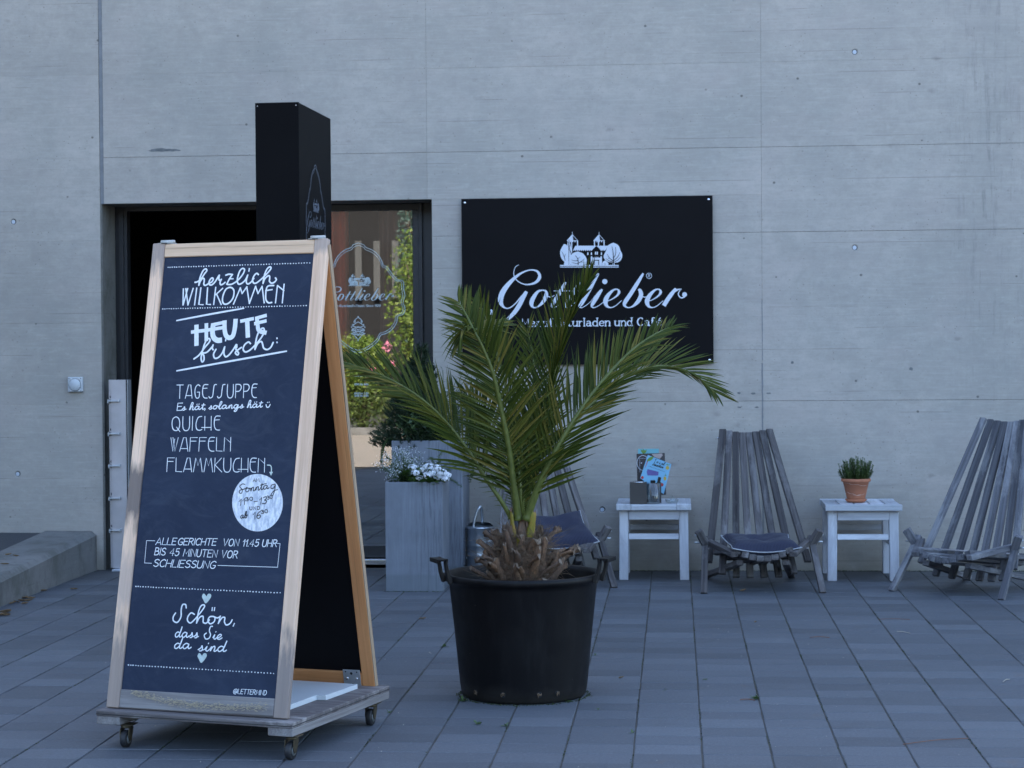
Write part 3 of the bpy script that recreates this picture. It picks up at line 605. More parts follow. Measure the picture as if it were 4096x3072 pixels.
def wordmark(I, full=True):
    I.stroke([(455,467,5),(425,485,6),(408,520,7),(403,560,8),(415,600,9),(450,640,10),(510,668,12),(570,670,16),(630,650,26),(664,615,34),(672,575,30),(648,535,22),(600,520,14),(540,528,14),(470,560,22),(400,615,34),(330,690,48),(285,760,56),(266,830,54),(280,885,34),(320,918,14),(365,912,12),(420,870,12),(480,800,14),(520,760,20)])
    I.stroke([(530,755,38),(500,810,44),(465,880,46),(420,950,44),(365,1010,36),(300,1062,22),(240,1088,14),(190,1088,14),(155,1060,22),(145,1015,36),(160,970,46),(172,955,50)])
    I.stroke([(705,730,12),(655,745,26),(605,815,44),(588,870,44),(605,908,18),(650,905,14),(710,850,36),(742,780,40),(735,740,22),(705,730,12)])
    I.stroke([(738,750,8),(762,795,9),(795,800,9),(825,785,6)])
    I.stroke([(938,655,26),(900,725,36),(850,810,40),(812,870,36),(800,898,24),(820,911,10),(850,900,7),(885,870,6)])
    I.stroke([(822,738),(1070,738)], 10)
    I.stroke([(1085,655,26),(1040,730,36),(985,820,40),(950,876,36),(940,900,22),(965,911,9),(1000,895,7),(1045,855,6)])
    I.stroke([(1283,562,22),(1230,655,36),(1170,765,40),(1112,865,40),(1086,900,22),(1110,912,9),(1150,893,7),(1205,850,6)])
    I.stroke([(1205,848,5),(1255,785,7),(1300,735,12)]); I.stroke([(1318,728,24),(1270,800,40),(1226,870,38),(1216,900,20),(1240,912,9),(1290,890,7),(1345,848,6)]); I.dot(1351, 641, 27, 20)
    for dx in (0, 433):
        I.stroke(shift([(1345,852,7),(1410,832,9),(1475,790,18),(1500,750,28),(1482,722,14),(1440,730,20),(1385,785,40),(1358,845,48),(1372,893,30),(1410,911,12),(1460,895,9),(1525,840,7)], dx))
    I.stroke([(1748,562,22),(1690,658,38),(1620,770,42),(1565,850,42),(1556,888,28),(1590,911,12),(1640,900,18),(1695,850,40),(1728,785,44),(1722,742,38),(1710,726,30)])
    I.stroke([(1730,790,9),(1765,803,9),(1812,792,7)])
    I.stroke([(2092,712,24),(2050,765,40),(2000,835,44),(1965,892,44)], caps=False); I.stroke([(2000,830,9),(2060,765,12),(2105,728,18),(2148,718,5)])
    I.stroke([(2150,722,4),(2125,745,9),(2118,780,12),(2145,810,13),(2180,800,16)]); I.dot(2182, 776, 25, 18)
def castle(I, D):
    """white shapes through I, dark line work through D"""
    I.poly([(885,468),(1495,468),(1495,479),(885,479)]); I.poly([(885,486),(1495,486),(1495,494),(885,494)])
    I.poly([(925,250),(955,262),(968,330),(960,440),(915,420),(889,370),(890,315)], True)
    I.poly([(972,195),(975,468),(925,468)]); I.poly([(980,200),(1012,345),(1000,352),(992,470),(978,470)])
    for x in (1013, 1291):
        I.stroke([(x,125),(x,156)], 5); I.poly([(x,148),(x-60,216),(x+61,216)]); D.poly([(x+3,160),(x+50,210),(x+12,210)])
        for k in range(5): I.poly([(x-50+k*24,216),(x-38+k*24,216),(x-38+k*24,230),(x-50+k*24,230)])
    for x in (1001, 1062, 1238, 1280, 1338): I.poly([(x,216),(x+11,216),(x+11,270),(x,270)])
    I.poly([(1001,230),(1011,230),(1011,330),(1001,330)])
    I.poly([(1045,268),(1385,268),(1360,312),(1022,312)])
    for k in range(11): I.poly([(1024+k*20,312),(1034+k*20,312),(1034+k*20,321),(1024+k*20,321)])
    for k in range(3): I.poly([(1310+k*18,312),(1319+k*18,312),(1319+k*18,321),(1310+k*18,321)])
    D.poly([(1264,268),(1276,280),(1288,292),(1300,304),(1310,330),(1218,330),(1228,304),(1240,292),(1252,280)])
    for x, y, w, h in ((1255,335,13,26),(1273,335,13,26),(1175,348,13,16),(1212,348,13,16),(1316,348,13,16)):
        I.poly([(x-w/2,y+h),(x-w/2,y-h*.2),(x,y-h),(x+w/2,y-h*.2),(x+w/2,y+h)])
    I.poly([(1205,392),(1322,392),(1322,468),(1205,468)])
    for x in (1205, 1306): I.poly([(x,378),(x+16,378),(x+16,393),(x,393)])
    for x in (1245, 1260, 1275): I.poly([(x,390),(x+5,380),(x+10,390)])
    D.poly([(1240,415),(1292,415),(1292,468),(1285,468),(1285,423),(1247,423),(1247,468),(1240,468)])
    I.poly([(1072,328),(1125,350),(1160,400),(1160,445),(1140,468),(1005,468),(983,440),(985,390),(1020,345)], True)
    I.poly([(1440,236),(1490,262),(1512,310),(1533,365),(1520,415),(1480,442),(1400,440),(1350,410),(1340,370),(1365,320),(1385,265)], True)
    I.poly([(1433,440),(1452,440),(1455,470),(1430,470)])
    I.poly([(1355,420),(1385,445),(1384,468),(1328,468),(1330,438)], True)
    for st in ([(1074,466,9),(1074,430,8),(1068,400,6),(1045,370,4)],[(1072,420,7),(1040,425,5),(1003,415,3)],[(1070,405,6),(1095,385,4)],[(1074,450,7),(1110,430,5),(1138,405,3)],[(1074,455,6),(1040,452,4),(1008,440,3)],[(1100,436,5),(1140,440,3)],
               [(1441,465,9),(1441,400,8),(1437,330,6),(1425,272,3)],[(1441,430,7),(1400,395,5),(1375,355,3)],[(1441,440,7),(1395,425,5),(1360,400,3)],[(1441,400,6),(1465,350,5),(1462,280,3)],[(1441,425,7),(1485,385,5),(1510,335,3)],[(1445,440,6),(1490,415,4),(1515,385,3)],[(1400,397,4),(1385,400,3)],
               [(938,420,6),(925,370,5),(905,330,3)],[(930,390,5),(945,350,3)],[(1355,466,5),(1352,450,3)],[(978,200,3),(985,300,5),(1003,350,8)]):
        D.stroke(st)
def ornament(I, cx, cy, s):
    """small damask diamond"""
    for k in range(4):
        for sg in (-1, 1):
            I.stroke([(cx, cy-75*s+k*30*s), (cx+sg*(18+k*5)*s, cy-62*s+k*30*s), (cx+sg*(28+k*6)*s, cy-45*s+k*26*s), (cx+sg*16*s, cy-38*s+k*26*s)], 4.5*s)
            I.stroke([(cx, cy+72*s-k*26*s), (cx+sg*(16+k*6)*s, cy+55*s-k*24*s), (cx+sg*(30+k*4)*s, cy+35*s-k*18*s)], 4*s)
    for sg in (-1, 1):
        I.stroke([(cx, cy+40*s), (cx+sg*20*s, cy+15*s), (cx+sg*14*s, cy), (cx, cy+10*s)], 4*s)
        for a, c in ((44, -10), (40, 12), (36, -28), (26, 40), (20, -50), (12, 58)): I.dot(cx+sg*a*s, cy+c*s, 4.5*s, 7)
    I.dot(cx, cy-80*s, 4*s, 7); I.dot(cx, cy+78*s, 4*s, 7)
HALF = [(305,450),(340,463),(353,480),(400,500),(443,540),(464,582),(472,600),(497,612),(532,660),(566,694),(602,706),(606,760),(613,800),(601,845),(614,885),(602,922),(566,938),(558,978),(530,1022),(490,1050),(452,1064),(436,1098),(400,1132),(350,1166),(305,1180)]
def badge(I, w=5):
    for k in (1, .955):
        f = lambda p: (305+(p[0]-305)*k, 815+(p[1]-815)*k)
        I.stroke([f(p) for p in HALF], w if k == 1 else w*.7); I.stroke([f((610-p[0], p[1])) for p in HALF], w if k == 1 else w*.7)

# ================================================================== CHALKBOARD A-FRAME ON ITS ROLLING BASE
M['teak'] = wood('weathered_front_wood', (.74, .53, .385), (.52, .35, .24), grain=30, bump=.4)
def aged(src, name, spots):
    m = src.copy(); m.name = name; t = m.node_tree; bs = t.nodes['Principled BSDF']; old = bs.inputs['Base Color'].links[0].from_socket
    tc = t.nodes.new('ShaderNodeTexCoord'); sp = t.nodes.new('ShaderNodeSeparateXYZ'); t.links.new(tc.outputs['Object'], sp.inputs[0]); nz = t.nodes.new('ShaderNodeTexNoise'); nz.inputs['Scale'].default_value = 9; nz.inputs['Detail'].default_value = 6; mp = t.nodes.new('ShaderNodeMapping'); mp.inputs['Scale'].default_value = (1.2, 5, 5); t.links.new(tc.outputs['Object'], mp.inputs[0]); t.links.new(mp.outputs[0], nz.inputs['Vector'])
    for x, r_, colr, st in spots:
        a = t.nodes.new('ShaderNodeMath'); a.operation = 'SUBTRACT'; t.links.new(sp.outputs['X'], a.inputs[0]); a.inputs[1].default_value = x
        b_ = t.nodes.new('ShaderNodeMath'); b_.operation = 'ABSOLUTE'; t.links.new(a.outputs[0], b_.inputs[0])
        c_ = t.nodes.new('ShaderNodeMath'); c_.operation = 'MULTIPLY_ADD'; t.links.new(nz.outputs['Fac'], c_.inputs[0]); c_.inputs[1].default_value = -r_*1.6; t.links.new(b_.outputs[0], c_.inputs[2])
        rm = t.nodes.new('ShaderNodeMapRange'); rm.inputs['From Min'].default_value = r_*.25; rm.inputs['From Max'].default_value = -r_*.25; rm.inputs['To Max'].default_value = st; t.links.new(c_.outputs[0], rm.inputs['Value'])
        mx = t.nodes.new('ShaderNodeMix'); mx.data_type = 'RGBA'; t.links.new(rm.outputs[0], mx.inputs[0]); t.links.new(old, mx.inputs[6]); mx.inputs[7].default_value = (*colr, 1); old = mx.outputs[2]
    t.links.new(old, bs.inputs['Base Color']); return m
GREY = (.2, .175, .165)
M['teakL'] = aged(M['teak'], 'front_wood_with_dark_patch', [(0, .3, GREY, .75), (.76, .13, (.11, .1, .1), .85), (1.7, .12, (.27, .235, .22), .8), (.45, .12, (.36, .3, .27), .5)])
M['teakR'] = aged(M['teak'], 'front_wood_grey_foot', [(0, .3, GREY, .85), (1.7, .06, (.3, .26, .24), .7)])
M['teak_top'] = wood('pale_front_wood', (.86, .62, .43), (.7, .48, .31), grain=30, bump=.4)
M['inner'] = wood('unweathered_inner_wood', (.66, .31, .125), (.52, .22, .085), grain=22, bump=.2, rough=.6)
M['greyw'] = wood('grey_base_wood', (.22, .195, .19), (.085, .072, .07), grain=24, worn=(.36, .33, .31))
M['silver'] = wood('silver_edge_wood', (.34, .32, .31), (.17, .145, .14), grain=26)
n = NT('slate_paint'); p = n.coord('Object'); cl = n.noise(p, 3.5, 6, .7, 1.2); sm_ = n.noise(p, 40, 4)
n.col(n.mix(n.ramp(cl, [(.35, 0), (.75, 1)]), (.018, .027, .052), (.032, .044, .074))).rough(n.ramp(cl, [(.3, .5), (.7, .65)])).spec(.12); n.bump(sm_, .08, .001)
smg = n.ramp(n.noise(n.coord('Object', (1.2, 1, 2.6), loc=(2, 0, 1)), 4, 7, .75, 1.5), [(.5, 0), (.75, .3)]); n.col(n.mix(smg, n.b.inputs['Base Color'].links[0].from_socket, (.085, .1, .125))); M['slate'] = n.m
ZT = .132; TH = R(-16.2)
E1 = Vector((math.cos(TH), math.sin(TH), 0)); E2 = Vector((-math.sin(TH), math.cos(TH), 0))
cr = G(1168.4, 2892.7, ZT); BW, BD = .775, .80
O = cr - E1*BW; O.z = 0
af = thing('chalkboard_stand', 'wooden A-frame chalkboard with white menu lettering on a grey base with casters', 'chalkboard', O, TH)
XL, LEAN = .012, R(12); FW, FL = .719, 1.700; YB = .045
MF = Matrix.Translation((XL, YB, ZT+.004)) @ Matrix.Rotation(-LEAN, 4, 'X')        # front panel frame: x along, -y out, z up the slope
MR = Matrix.Translation((XL, YB+.745, ZT)) @ Matrix.Rotation(LEAN*1.06, 4, 'X')
def fbeam(name, u0, v0, u1, v1, w, mat, MM, y0=0, t=.024, label=None):
    a = MM @ Vector((u0, y0+t/2, v0)); c = MM @ Vector((u1, y0+t/2, v1)); nrm = MM.to_3x3() @ Vector((0, 1, 0)); side = (c-a).normalized().cross(nrm)
    return beam(name, a, c, w, t, mat, af, side, label=label)
fbeam('front_stile', .026, .0, .026, FL, .052, M['teakL'], MF, label='left front stile, bleached with dark worn patches'); fbeam('front_stile', FW-.026, .0, FW-.026, FL, .052, M['teakR'], MF)
fbeam('front_rail', .0525, FL-.028, FW-.0525, FL-.028, .05, M['teak_top'], MF, .001, .021); fbeam('front_rail', .0525, .034, FW-.0525, .034, .064, M['silver'], MF, .001, .021, label='grey lower rail with flaking yellow varnish')
cbm = MB(); cbm.box(.0525, FW-.0525, .008, .014, .066, FL-.053, MF)
cb = cbm.put('chalkboard', M['slate'], af)
# flaked varnish on the lower rail
M['flake'] = simple('old_varnish', (.4, .33, .22), .6, 0, .15, 80, .3)
random.seed(5); I = Ink(lambda x, y: (x, y), MF, -.0008)
for _ in range(620):
    u = random.uniform(.1, .64); c0 = .036+.010*math.sin(u*9+1)-.012*(u-.3); v = random.gauss(c0, .0065)
    if u < .2 and v < .034-(.2-u)*-.12: v = c0+.012+random.uniform(-.004, .004)
    l_ = random.uniform(.003, .011); I.poly([(u, v), (u+l_, v+random.uniform(-.0006, .0008)), (u+l_*1.05, v+.0016), (u+.0008, v+random.uniform(.0008, .002))])
I.put('varnish_flakes', M['flake'], af, kind='stuff')
# rear frame
RL = FL-.012
fbeam('rear_stile', .026, 0, .026, RL, .052, M['inner'], MR, -.024); fbeam('rear_stile', FW-.026, 0, FW-.026, RL, .052, M['inner'], MR, -.024)
fbeam('rear_rail', .0525, .029, FW-.0525, .029, .054, M['inner'], MR, -.023, .021); fbeam('rear_rail', .0525, RL-.028, FW-.0525, RL-.028, .05, M['inner'], MR, -.023, .021)
b = MB(); b.box(.0525, FW-.0525, -.012, -.006, .057, RL-.053, MR); b.put('rear_board', M['signblk'], af)
M['rawedge'] = wood('rear_edge_wood', (.5, .38, .27), (.4, .28, .18), grain=30)
fbeam('edge_strip', FW+.0012, 0, FW+.0012, RL, .0022, M['rawedge'], MR, -.023, .022)
# base
b = MB(); b.box(0, BW, 0, BD, ZT-.02, ZT, ch=.002)
bo = b.put('base_board', M['greyw'], af)
b = MB(); b.box(.001, BW-.001, -.0015, 0.0, ZT-.0135, ZT-.011); b.box(BW, BW+.0012, .001, BD-.001, ZT-.0135, ZT-.011); b.put('ply_line', M['frame_blk'], bo)
for x0, mt in ((0, M['silver']), (BW-.095, M['silver'])):
    o = beam('runner', (x0+.0475, 0.002, ZT-.0345), (x0+.0475, BD-.002, ZT-.0345), .095, .0285, mt, af, (1, 0, 0))
M['zincy'] = simple('yellow_zinc', (.1, .08, .05), .5, .7, .5, 30, .2); M['rubber'] = simple('caster_rubber', (.016, .016, .018), .6, 0, .2, 30); M['hub'] = simple('caster_hub', (.12, .13, .13), .5)
def caster(x, y, rz):
    r = .031; zc = r; c = put('caster', None, parent=af, loc=(x, y, 0)); c.rotation_euler = (0, 0, rz); top = ZT-.049
    b = MB(); b.box(-.032, .032, -.028, .028, top-.003, top, ch=.001); b.lathe([(.0, top-.004), (.021, top-.004), (.021, top-.014), (.012, top-.016), (0, top-.016)], 20)
    b.put('swivel_plate', M['zincy'], c)
    for s_ in (-1, 1):
        b = MB(); b.prism([(-.018, top-.013), (.02, top-.013), (.024, zc+.008), (.016, zc-.008), (.002, zc-.006), (-.014, top-.03)], s_*.0165-.0012, s_*.0165+.0012, Matrix(((0, 0, 1, 0), (-1, 0, 0, 0), (0, 1, 0, 0), (0, 0, 0, 1)))); b.put('fork', M['zincy'], c)
    b = MB(); prof = [(.006, -.012), (.018, -.012), (.0185, -.0095), (.027, -.0115), (.0305, -.008), (r, -.003), (r, .003), (.0305, .008), (.027, .0115), (.0185, .0095), (.018, .012), (.006, .012)]
    b.lathe(prof, 32); me = b.mesh(); me.transform(Matrix.Translation((0, -.010, zc)) @ Matrix.Rotation(R(90), 4, 'Y')); put('wheel', me, M['rubber'], c)
    b = MB(); b.lathe([(0, -.0135), (.017, -.0135), (.0175, -.011), (.0175, .011), (.017, .0135), (0, .0135)], 24); me = b.mesh(); me.transform(Matrix.Translation((0, -.010, zc)) @ Matrix.Rotation(R(90), 4, 'Y')); put('hub', me, M['hub'], c)
caster(.098, .045, R(8)); caster(.752, .042, R(2)); caster(.745, .70, R(6)); caster(.05, .72, R(-20))
# hinge brackets on top
M['hingeg'] = simple('worn_hinge', (.42, .42, .4), .5, 0, .15, 40, .1)
for u in (.05, FW-.05):
    p_ = MF @ Vector((u, .012, FL+.001)); h = put('hinge', None, parent=af, loc=p_)
    b = MB(); b.box(-.028, .028, -.014, .03, .0, .002); b.put('hinge_leaf', M['hingeg'], h)
    b = MB(); b.tube([(-.028, .012, .007), (.028, .012, .007)], .0065, 12); b.put('hinge_knuckle', M['hingeg'], h)
    b = MB(); b.box(-.012, .012, -.0155, -.014, -.001, .002); b.put('hinge_slot', M['frame_blk'], h)
# angle bracket at the rear
br = put('corner_bracket', None, parent=af, mw=MR)
b = MB(); b.box(.592, .663, -.0275, -.0250, .0, .068, ch=.001); b.box(.592, .663, -.05, -.0275, .0005, .003); b.put('bracket_plate', M['steel'], br)
for x_, z_, r_ in ((.604, .060, .003), (.627, .054, .0055), (.650, .060, .003), (.630, .01, .0045)):
    b = MB(); b.add([(x_+r_*math.cos(k*.5236), -.0279, z_+r_*math.sin(k*.5236)) for k in range(12)], [tuple(range(12))]); b.put('bracket_hole', M['frame_blk'], br)
for x_ in (.609, .648):
    b = MB(); b.lathe([(0, -.003), (.0045, -.0025), (.0052, 0)], 12); me = b.mesh(); me.transform(Matrix.Translation((x_, -.0275, .034)) @ Matrix.Rotation(R(-90), 4, 'X')); put('screw', me, M['alu'], br)
# chalk lettering: drawing coordinates are photo pixels projected onto the board face
RZ = Matrix.Translation(O) @ Matrix.Rotation(TH, 4, 'Z'); MW = RZ @ MF; MWi = MW.inverted()
Pn = MW @ Vector((0, .008, 0)); Nn = (MW.to_3x3() @ Vector((0, 1, 0)))
def cmap(ox, oy, s):
    def f(x, y):
        q = MWi @ PL(ox+x/s, oy+y/s, Pn, Nn); return (q.x, q.z)
    return f
A_ = cmap(550, 930, 2.4578); B_ = cmap(400, 900, 2.0109); C_ = cmap(350, 1700, 2.0109); D_ = cmap(350, 2300, 1.7015); P_ = cmap(0, 0, 1)
def ink(mp): i_ = Ink(mp, MF, -.0078); return i_
def dots(I, x0, y0, x1, y1, n_, r, bend=0):
    for k in range(n_):
        t = k/(n_-1); t2 = t**1.06; I.dot(x0+(x1-x0)*t2+random.uniform(-1.5, 1.5), y0+(y1-y0)*t2+bend*math.sin(math.pi*t)+random.uniform(-1.2, 1.2), r*random.uniform(.85, 1.15), 7)
for mp_, a in ((A_, (300, 343, 1695, 300, 56, 6)), (A_, (250, 751, 1660, 720, 58, 6)), (D_, (330, 78, 1312, 122, 52, 4.4)), (D_, (278, 613, 1268, 670, 50, 4.4))):
    I = ink(mp_); dots(I, *a); I.put('dotted_line', M['chalk'], cb, kind='stuff')
I = ink(A_); w = 15
for st in ([(565,490),(590,484),(625,455),(660,405),(682,375),(672,358),(650,370),(630,405),(612,455),(603,520)], [(603,520),(618,480),(640,452),(655,455),(656,480),(652,505),(662,520),(682,514),(702,498)],
           [(700,500),(728,488),(745,463),(735,446),(715,462),(703,490),(708,512),(728,516),(752,498),(775,468),(798,428),(806,420)], [(806,420),(800,450),(806,470),(825,462)], [(826,460),(812,490),(818,513),(840,508),(862,490)],
           [(868,420),(900,410),(936,414)], [(932,416),(905,455),(878,508)], [(878,508),(905,512),(935,505),(975,480),(1015,440),(1045,395),(1052,362),(1030,354),(1006,380),(988,430),(982,480),(995,508),(1025,500),(1060,468),(1085,418)],
           [(903,456),(940,455)], [(1085,418),(1072,460),(1072,495),(1090,506),(1120,485),(1145,450)], [(1100,355),(1096,380)], [(1190,415),(1172,402),(1147,425),(1132,465),(1142,496),(1168,497),(1205,470),(1250,428),(1295,380),(1314,350),(1302,338),(1278,355),(1255,400),(1242,450),(1235,502)],
           [(1235,502),(1250,460),(1278,430),(1298,428),(1300,455),(1298,480),(1318,498),(1345,490),(1366,465),(1356,446)]): I.stroke(st, w)
for st in ([(452,555),(448,712)], [(450,712),(494,552)], [(476,552),(497,712)], [(497,712),(548,550)], [(583,548),(562,712)], [(624,545),(604,708),(645,710)], [(690,545),(680,706),(718,708)], [(770,540),(750,708)], [(838,550),(770,612)], [(778,605),(824,708)],
           [(945,704),(1012,545)], [(1012,545),(1030,600)], [(1030,600),(1076,535)], [(1076,535),(1101,698)], [(1101,698),(1162,530)], [(1162,530),(1186,600)], [(1186,600),(1226,530)], [(1226,530),(1247,692)], [(1262,572),(1325,562)],
           [(1376,530),(1358,692)], [(1378,522),(1440,572)], [(1443,510),(1425,692)]): I.stroke(st, 16, smooth=False)
I.stroke([(905,540),(870,560),(843,620),(838,680),(862,706),(905,690),(942,640),(950,575),(930,545),(905,540)], 15); I.stroke([(1342,522),(1295,524),(1272,545),(1262,610),(1266,665),(1290,692),(1322,688)], 15)
I.put('welcome_lettering', M['chalk'], cb)
I = ink(A_); I.stroke([(386,866,14),(700,806,17),(1045,745,14)]); I.put('chalk_line', M['chalk'], cb)
I = ink(B_); I.stroke([(618,1173,12),(1050,1095,14),(1500,1015,13)]); I.put('chalk_line', M['chalk'], cb)
I = ink(B_)
for st, w in (([(776,802),(776,972)], 36), ([(856,790),(856,868)], 30), ([(732,862),(860,846),(985,826)], 26), ([(893,806),(985,786)], 26), ([(1128,775),(1238,752)], 26), ([(1184,765),(1190,906)], 36), ([(1248,752),(1342,726)], 26), ([(1240,795),(1340,770)], 26), ([(1262,740),(1268,800),(1280,850),(1340,868)], 32)):
    I.stroke(st, w, smooth=len(st) > 3, caps=False)
I.stroke([(912,800),(905,860),(915,905),(945,928),(982,925)], 40, caps=False); I.stroke([(1002,768),(1003,840),(1015,890),(1042,908),(1070,890),(1085,830),(1092,755)], 36, caps=False); I.stroke([(856,860),(856,935)], 30, caps=False)
I.put('heute_lettering', M['chalk'], cb)
I = ink(B_); w = 13; I.k = 40
FR = ([(757,1078),(800,1045),(845,985),(882,940),(884,918),(865,918),(842,960),(822,1030),(815,1075),(824,1102),(838,1085),(836,1050),(822,1032),(860,1025),(900,985),(912,965)], [(912,965),(905,990),(912,1005)], [(935,1000),(915,1040),(925,1072),(955,1065),(985,1030),(1005,980)], [(1005,980),(998,1030),(1012,1060),(1040,1045),(1075,1000),(1098,962),(1102,985)], [(1102,965),(1095,1000),(1116,1030),(1108,1046),(1090,1030),(1105,1010),(1140,985)],
      [(1212,955),(1195,942),(1165,965),(1153,1000),(1172,1022),(1210,1005),(1260,955),(1300,905),(1322,860),(1318,832),(1296,838),(1270,880),(1255,940),(1248,1002)], [(1248,1002),(1270,955),(1298,938),(1310,960),(1318,990),(1345,1003),(1375,985),(1395,945)], [(1016,908),(1012,932)], [(1425,910),(1426,914)], [(1425,943),(1426,947)])
for st in FR: I.stroke(st, w)
I.put('frisch_lettering', M['chalk'], cb)
I = ink(B_); w = 7
for tx, a, c, cap, w_ in (('TAGESSUPPE', (615,1395), (1262,1388), 108, 7),): I.text(tx, a, c, cap, DECO, w_, slant=.05, track=.2)
I.text('Es h\u00e4t, solangs h\u00e4t \u00fc', (620,1492), (1368,1464), 58, SCRIPT, 8, slant=.12, track=.02, space=.3)
I.text('QUICHE', (578,1655), (968,1650), 112, DECO, 7, slant=.03, track=.2)
I.put('menu_lettering', M['chalk'], cb)
I = ink(C_); I.text('WAFFELN', (668,212), (1150,210), 110, DECO, 6.5, slant=.03, track=.12); I.text('FLAMMKUCHEN', (638,376), (1424,380), 112, DECO, 6.5, slant=.02, track=.12)
I.put('menu_lettering', M['chalk'], cb)
I = ink(C_); I.stroke([(1446,322),(1472,326),(1480,350),(1478,376)], 8); I.poly([(1462,378),(1492,376),(1476,408)]); I.put('arrow', M['chalk2'], cb)
n = NT('wiped_chalk'); f = n.noise(n.coord('Object', (60, 60, 18)), 1.4, 5, .7); n.col(n.mix(n.ramp(f, [(.38, 0), (.6, 1)]), (.42, .47, .55), (.78, .8, .83))).rough(.9); M['wiped'] = n.m
I = ink(C_); I.poly([(1368+204*math.cos(k*.1309), 625+231*math.sin(k*.1309)) for k in range(48)]); disc = I.put('chalk_disc', M['wiped'], cb)
I = ink(C_); I.k = 8
WI = 7; I.text('AM', (1332,458), (1382,455), 28, CAPS, 6); I.text('UND', (1306,684), (1388,680), 26, CAPS, 6, track=.3)
I.stroke([(1268,478),(1245,475),(1225,495),(1245,520),(1240,548),(1222,545),(1228,525),(1262,515),(1285,500)], 7)
I.text('onnta', (1272,540), (1462,512), 62, SCRIPT, 7, slant=.15, track=.0); I.stroke([(1510,475),(1480,485),(1478,510),(1500,505),(1512,480),(1505,530),(1490,568),(1478,560),(1500,530),(1530,520)], 7); I.stroke([(1395,482),(1440,470)], 7)
I.text('11', (1215,652), (1262,642), 52, CAPS, 7, slant=.2); I.text('30', (1272,612), (1330,606), 28, CAPS, 6); I.stroke([(1340,617),(1368,613)], 7); I.text('13', (1380,640), (1440,632), 55, CAPS, 7, slant=.2); I.text('30', (1448,600), (1488,590), 28, CAPS, 6)
I.text('ab', (1232,752), (1290,745), 52, SCRIPT, 7, slant=.2, track=.05); I.text('16', (1332,760), (1392,750), 58, CAPS, 7, slant=.15); I.text('30', (1400,715), (1452,705), 28, CAPS, 6)
I.put('disc_lettering', M['ink'], cb)
I = ink(C_)
I.text('ALLE GERICHTE', (548,962), (1032,968), 54, CAPS, 7, slant=.18, track=.14, space=.1); I.text('VON 11.45 UHR', (1088,972), (1520,980), 56, CAPS, 7, slant=.18, track=.16, space=.35)
I.text('BIS 45 MINUTEN VOR', (540,1045), (1205,1072), 58, CAPS, 7, slant=.15, track=.16, space=.42); I.text('SCHLIESSUNG', (530,1138), (1025,1155), 58, CAPS, 7, slant=.18, track=.14)
for st in ([(545,932),(478,930)], [(478,930),(462,1110)], [(462,1110),(518,1113)], [(1052,1130),(1532,1145)], [(1532,1145),(1552,955)], [(1552,955),(1522,952)]): I.stroke(st, 5, smooth=False)
I.put('hours_lettering', M['chalk'], cb)
for cx_, cy_ in ((810,160), (780,565)):
    I = ink(D_)
    I.poly([(cx_, cy_-14), (cx_+12, cy_-32), (cx_+30, cy_-28), (cx_+28, cy_-5), (cx_-4, cy_+33), (cx_-22, cy_+8), (cx_-31, cy_-15), (cx_-18, cy_-34)], True)
    I.put('heart', M['chalk2'], cb)
I = ink(D_)
for st in ([(672,225),(668,202),(648,202),(638,235),(636,285),(612,322),(586,312),(584,285),(600,258)], [(728,268),(705,258),(683,285),(682,312),(702,326),(732,300),(770,255),(797,215),(790,203),(772,212),(756,250),(742,328)], [(742,328),(762,290),(785,280),(788,300),(788,322),(808,328),(830,305)],
           [(855,282),(832,285),(820,310),(835,332),(862,318),(868,290),(855,282),(885,292),(905,280)], [(905,280),(890,330)], [(890,330),(915,292),(935,290),(932,318),(945,340),(970,330),(985,305)], [(850,222),(848,242)], [(866,222),(863,242)], [(1000,330),(992,348)]): I.stroke(st, 9)
I.text('dass', (595,422), (755,428), 70, SCRIPT, 7.5, slant=.12, track=.02); I.stroke([(852,350),(838,352),(830,380),(838,405),(828,430),(805,435),(795,410),(810,395)], 7.5); I.text('ie', (852,436), (915,438), 68, SCRIPT, 7.5, slant=.1, track=.0)
I.text('da', (590,500), (705,502), 72, SCRIPT, 7.5, slant=.12, track=.02); I.text('sind', (752,516), (945,522), 72, SCRIPT, 7.5, slant=.12, track=.02)
I.put('schoen_lettering', M['chalk'], cb)
I = ink(D_); I.text('@LETTERMIND', (990,806), (1216,818), 32, CAPS, 4.2, slant=.15, track=.16); I.put('signature_lettering', M['chalk'], cb)
# black outline of the brush letters 'frisch' is left to the gap between the layers
t = thing('notched_board', 'white notched board lying flat on the base under the A-frame', 'board', O, TH)
M['lam'] = simple('white_laminate', (.62, .66, .68), .28, 0, .03, 8, 0, .6)
b = MB(); b.prism([(.09, .19), (.655, .19), (.655, .425), (.690, .432), (.694, .69), (.09, .70)], ZT+.001, ZT+.019); bevel(b.put('panel_board', M['lam'], t), .0008, 1)

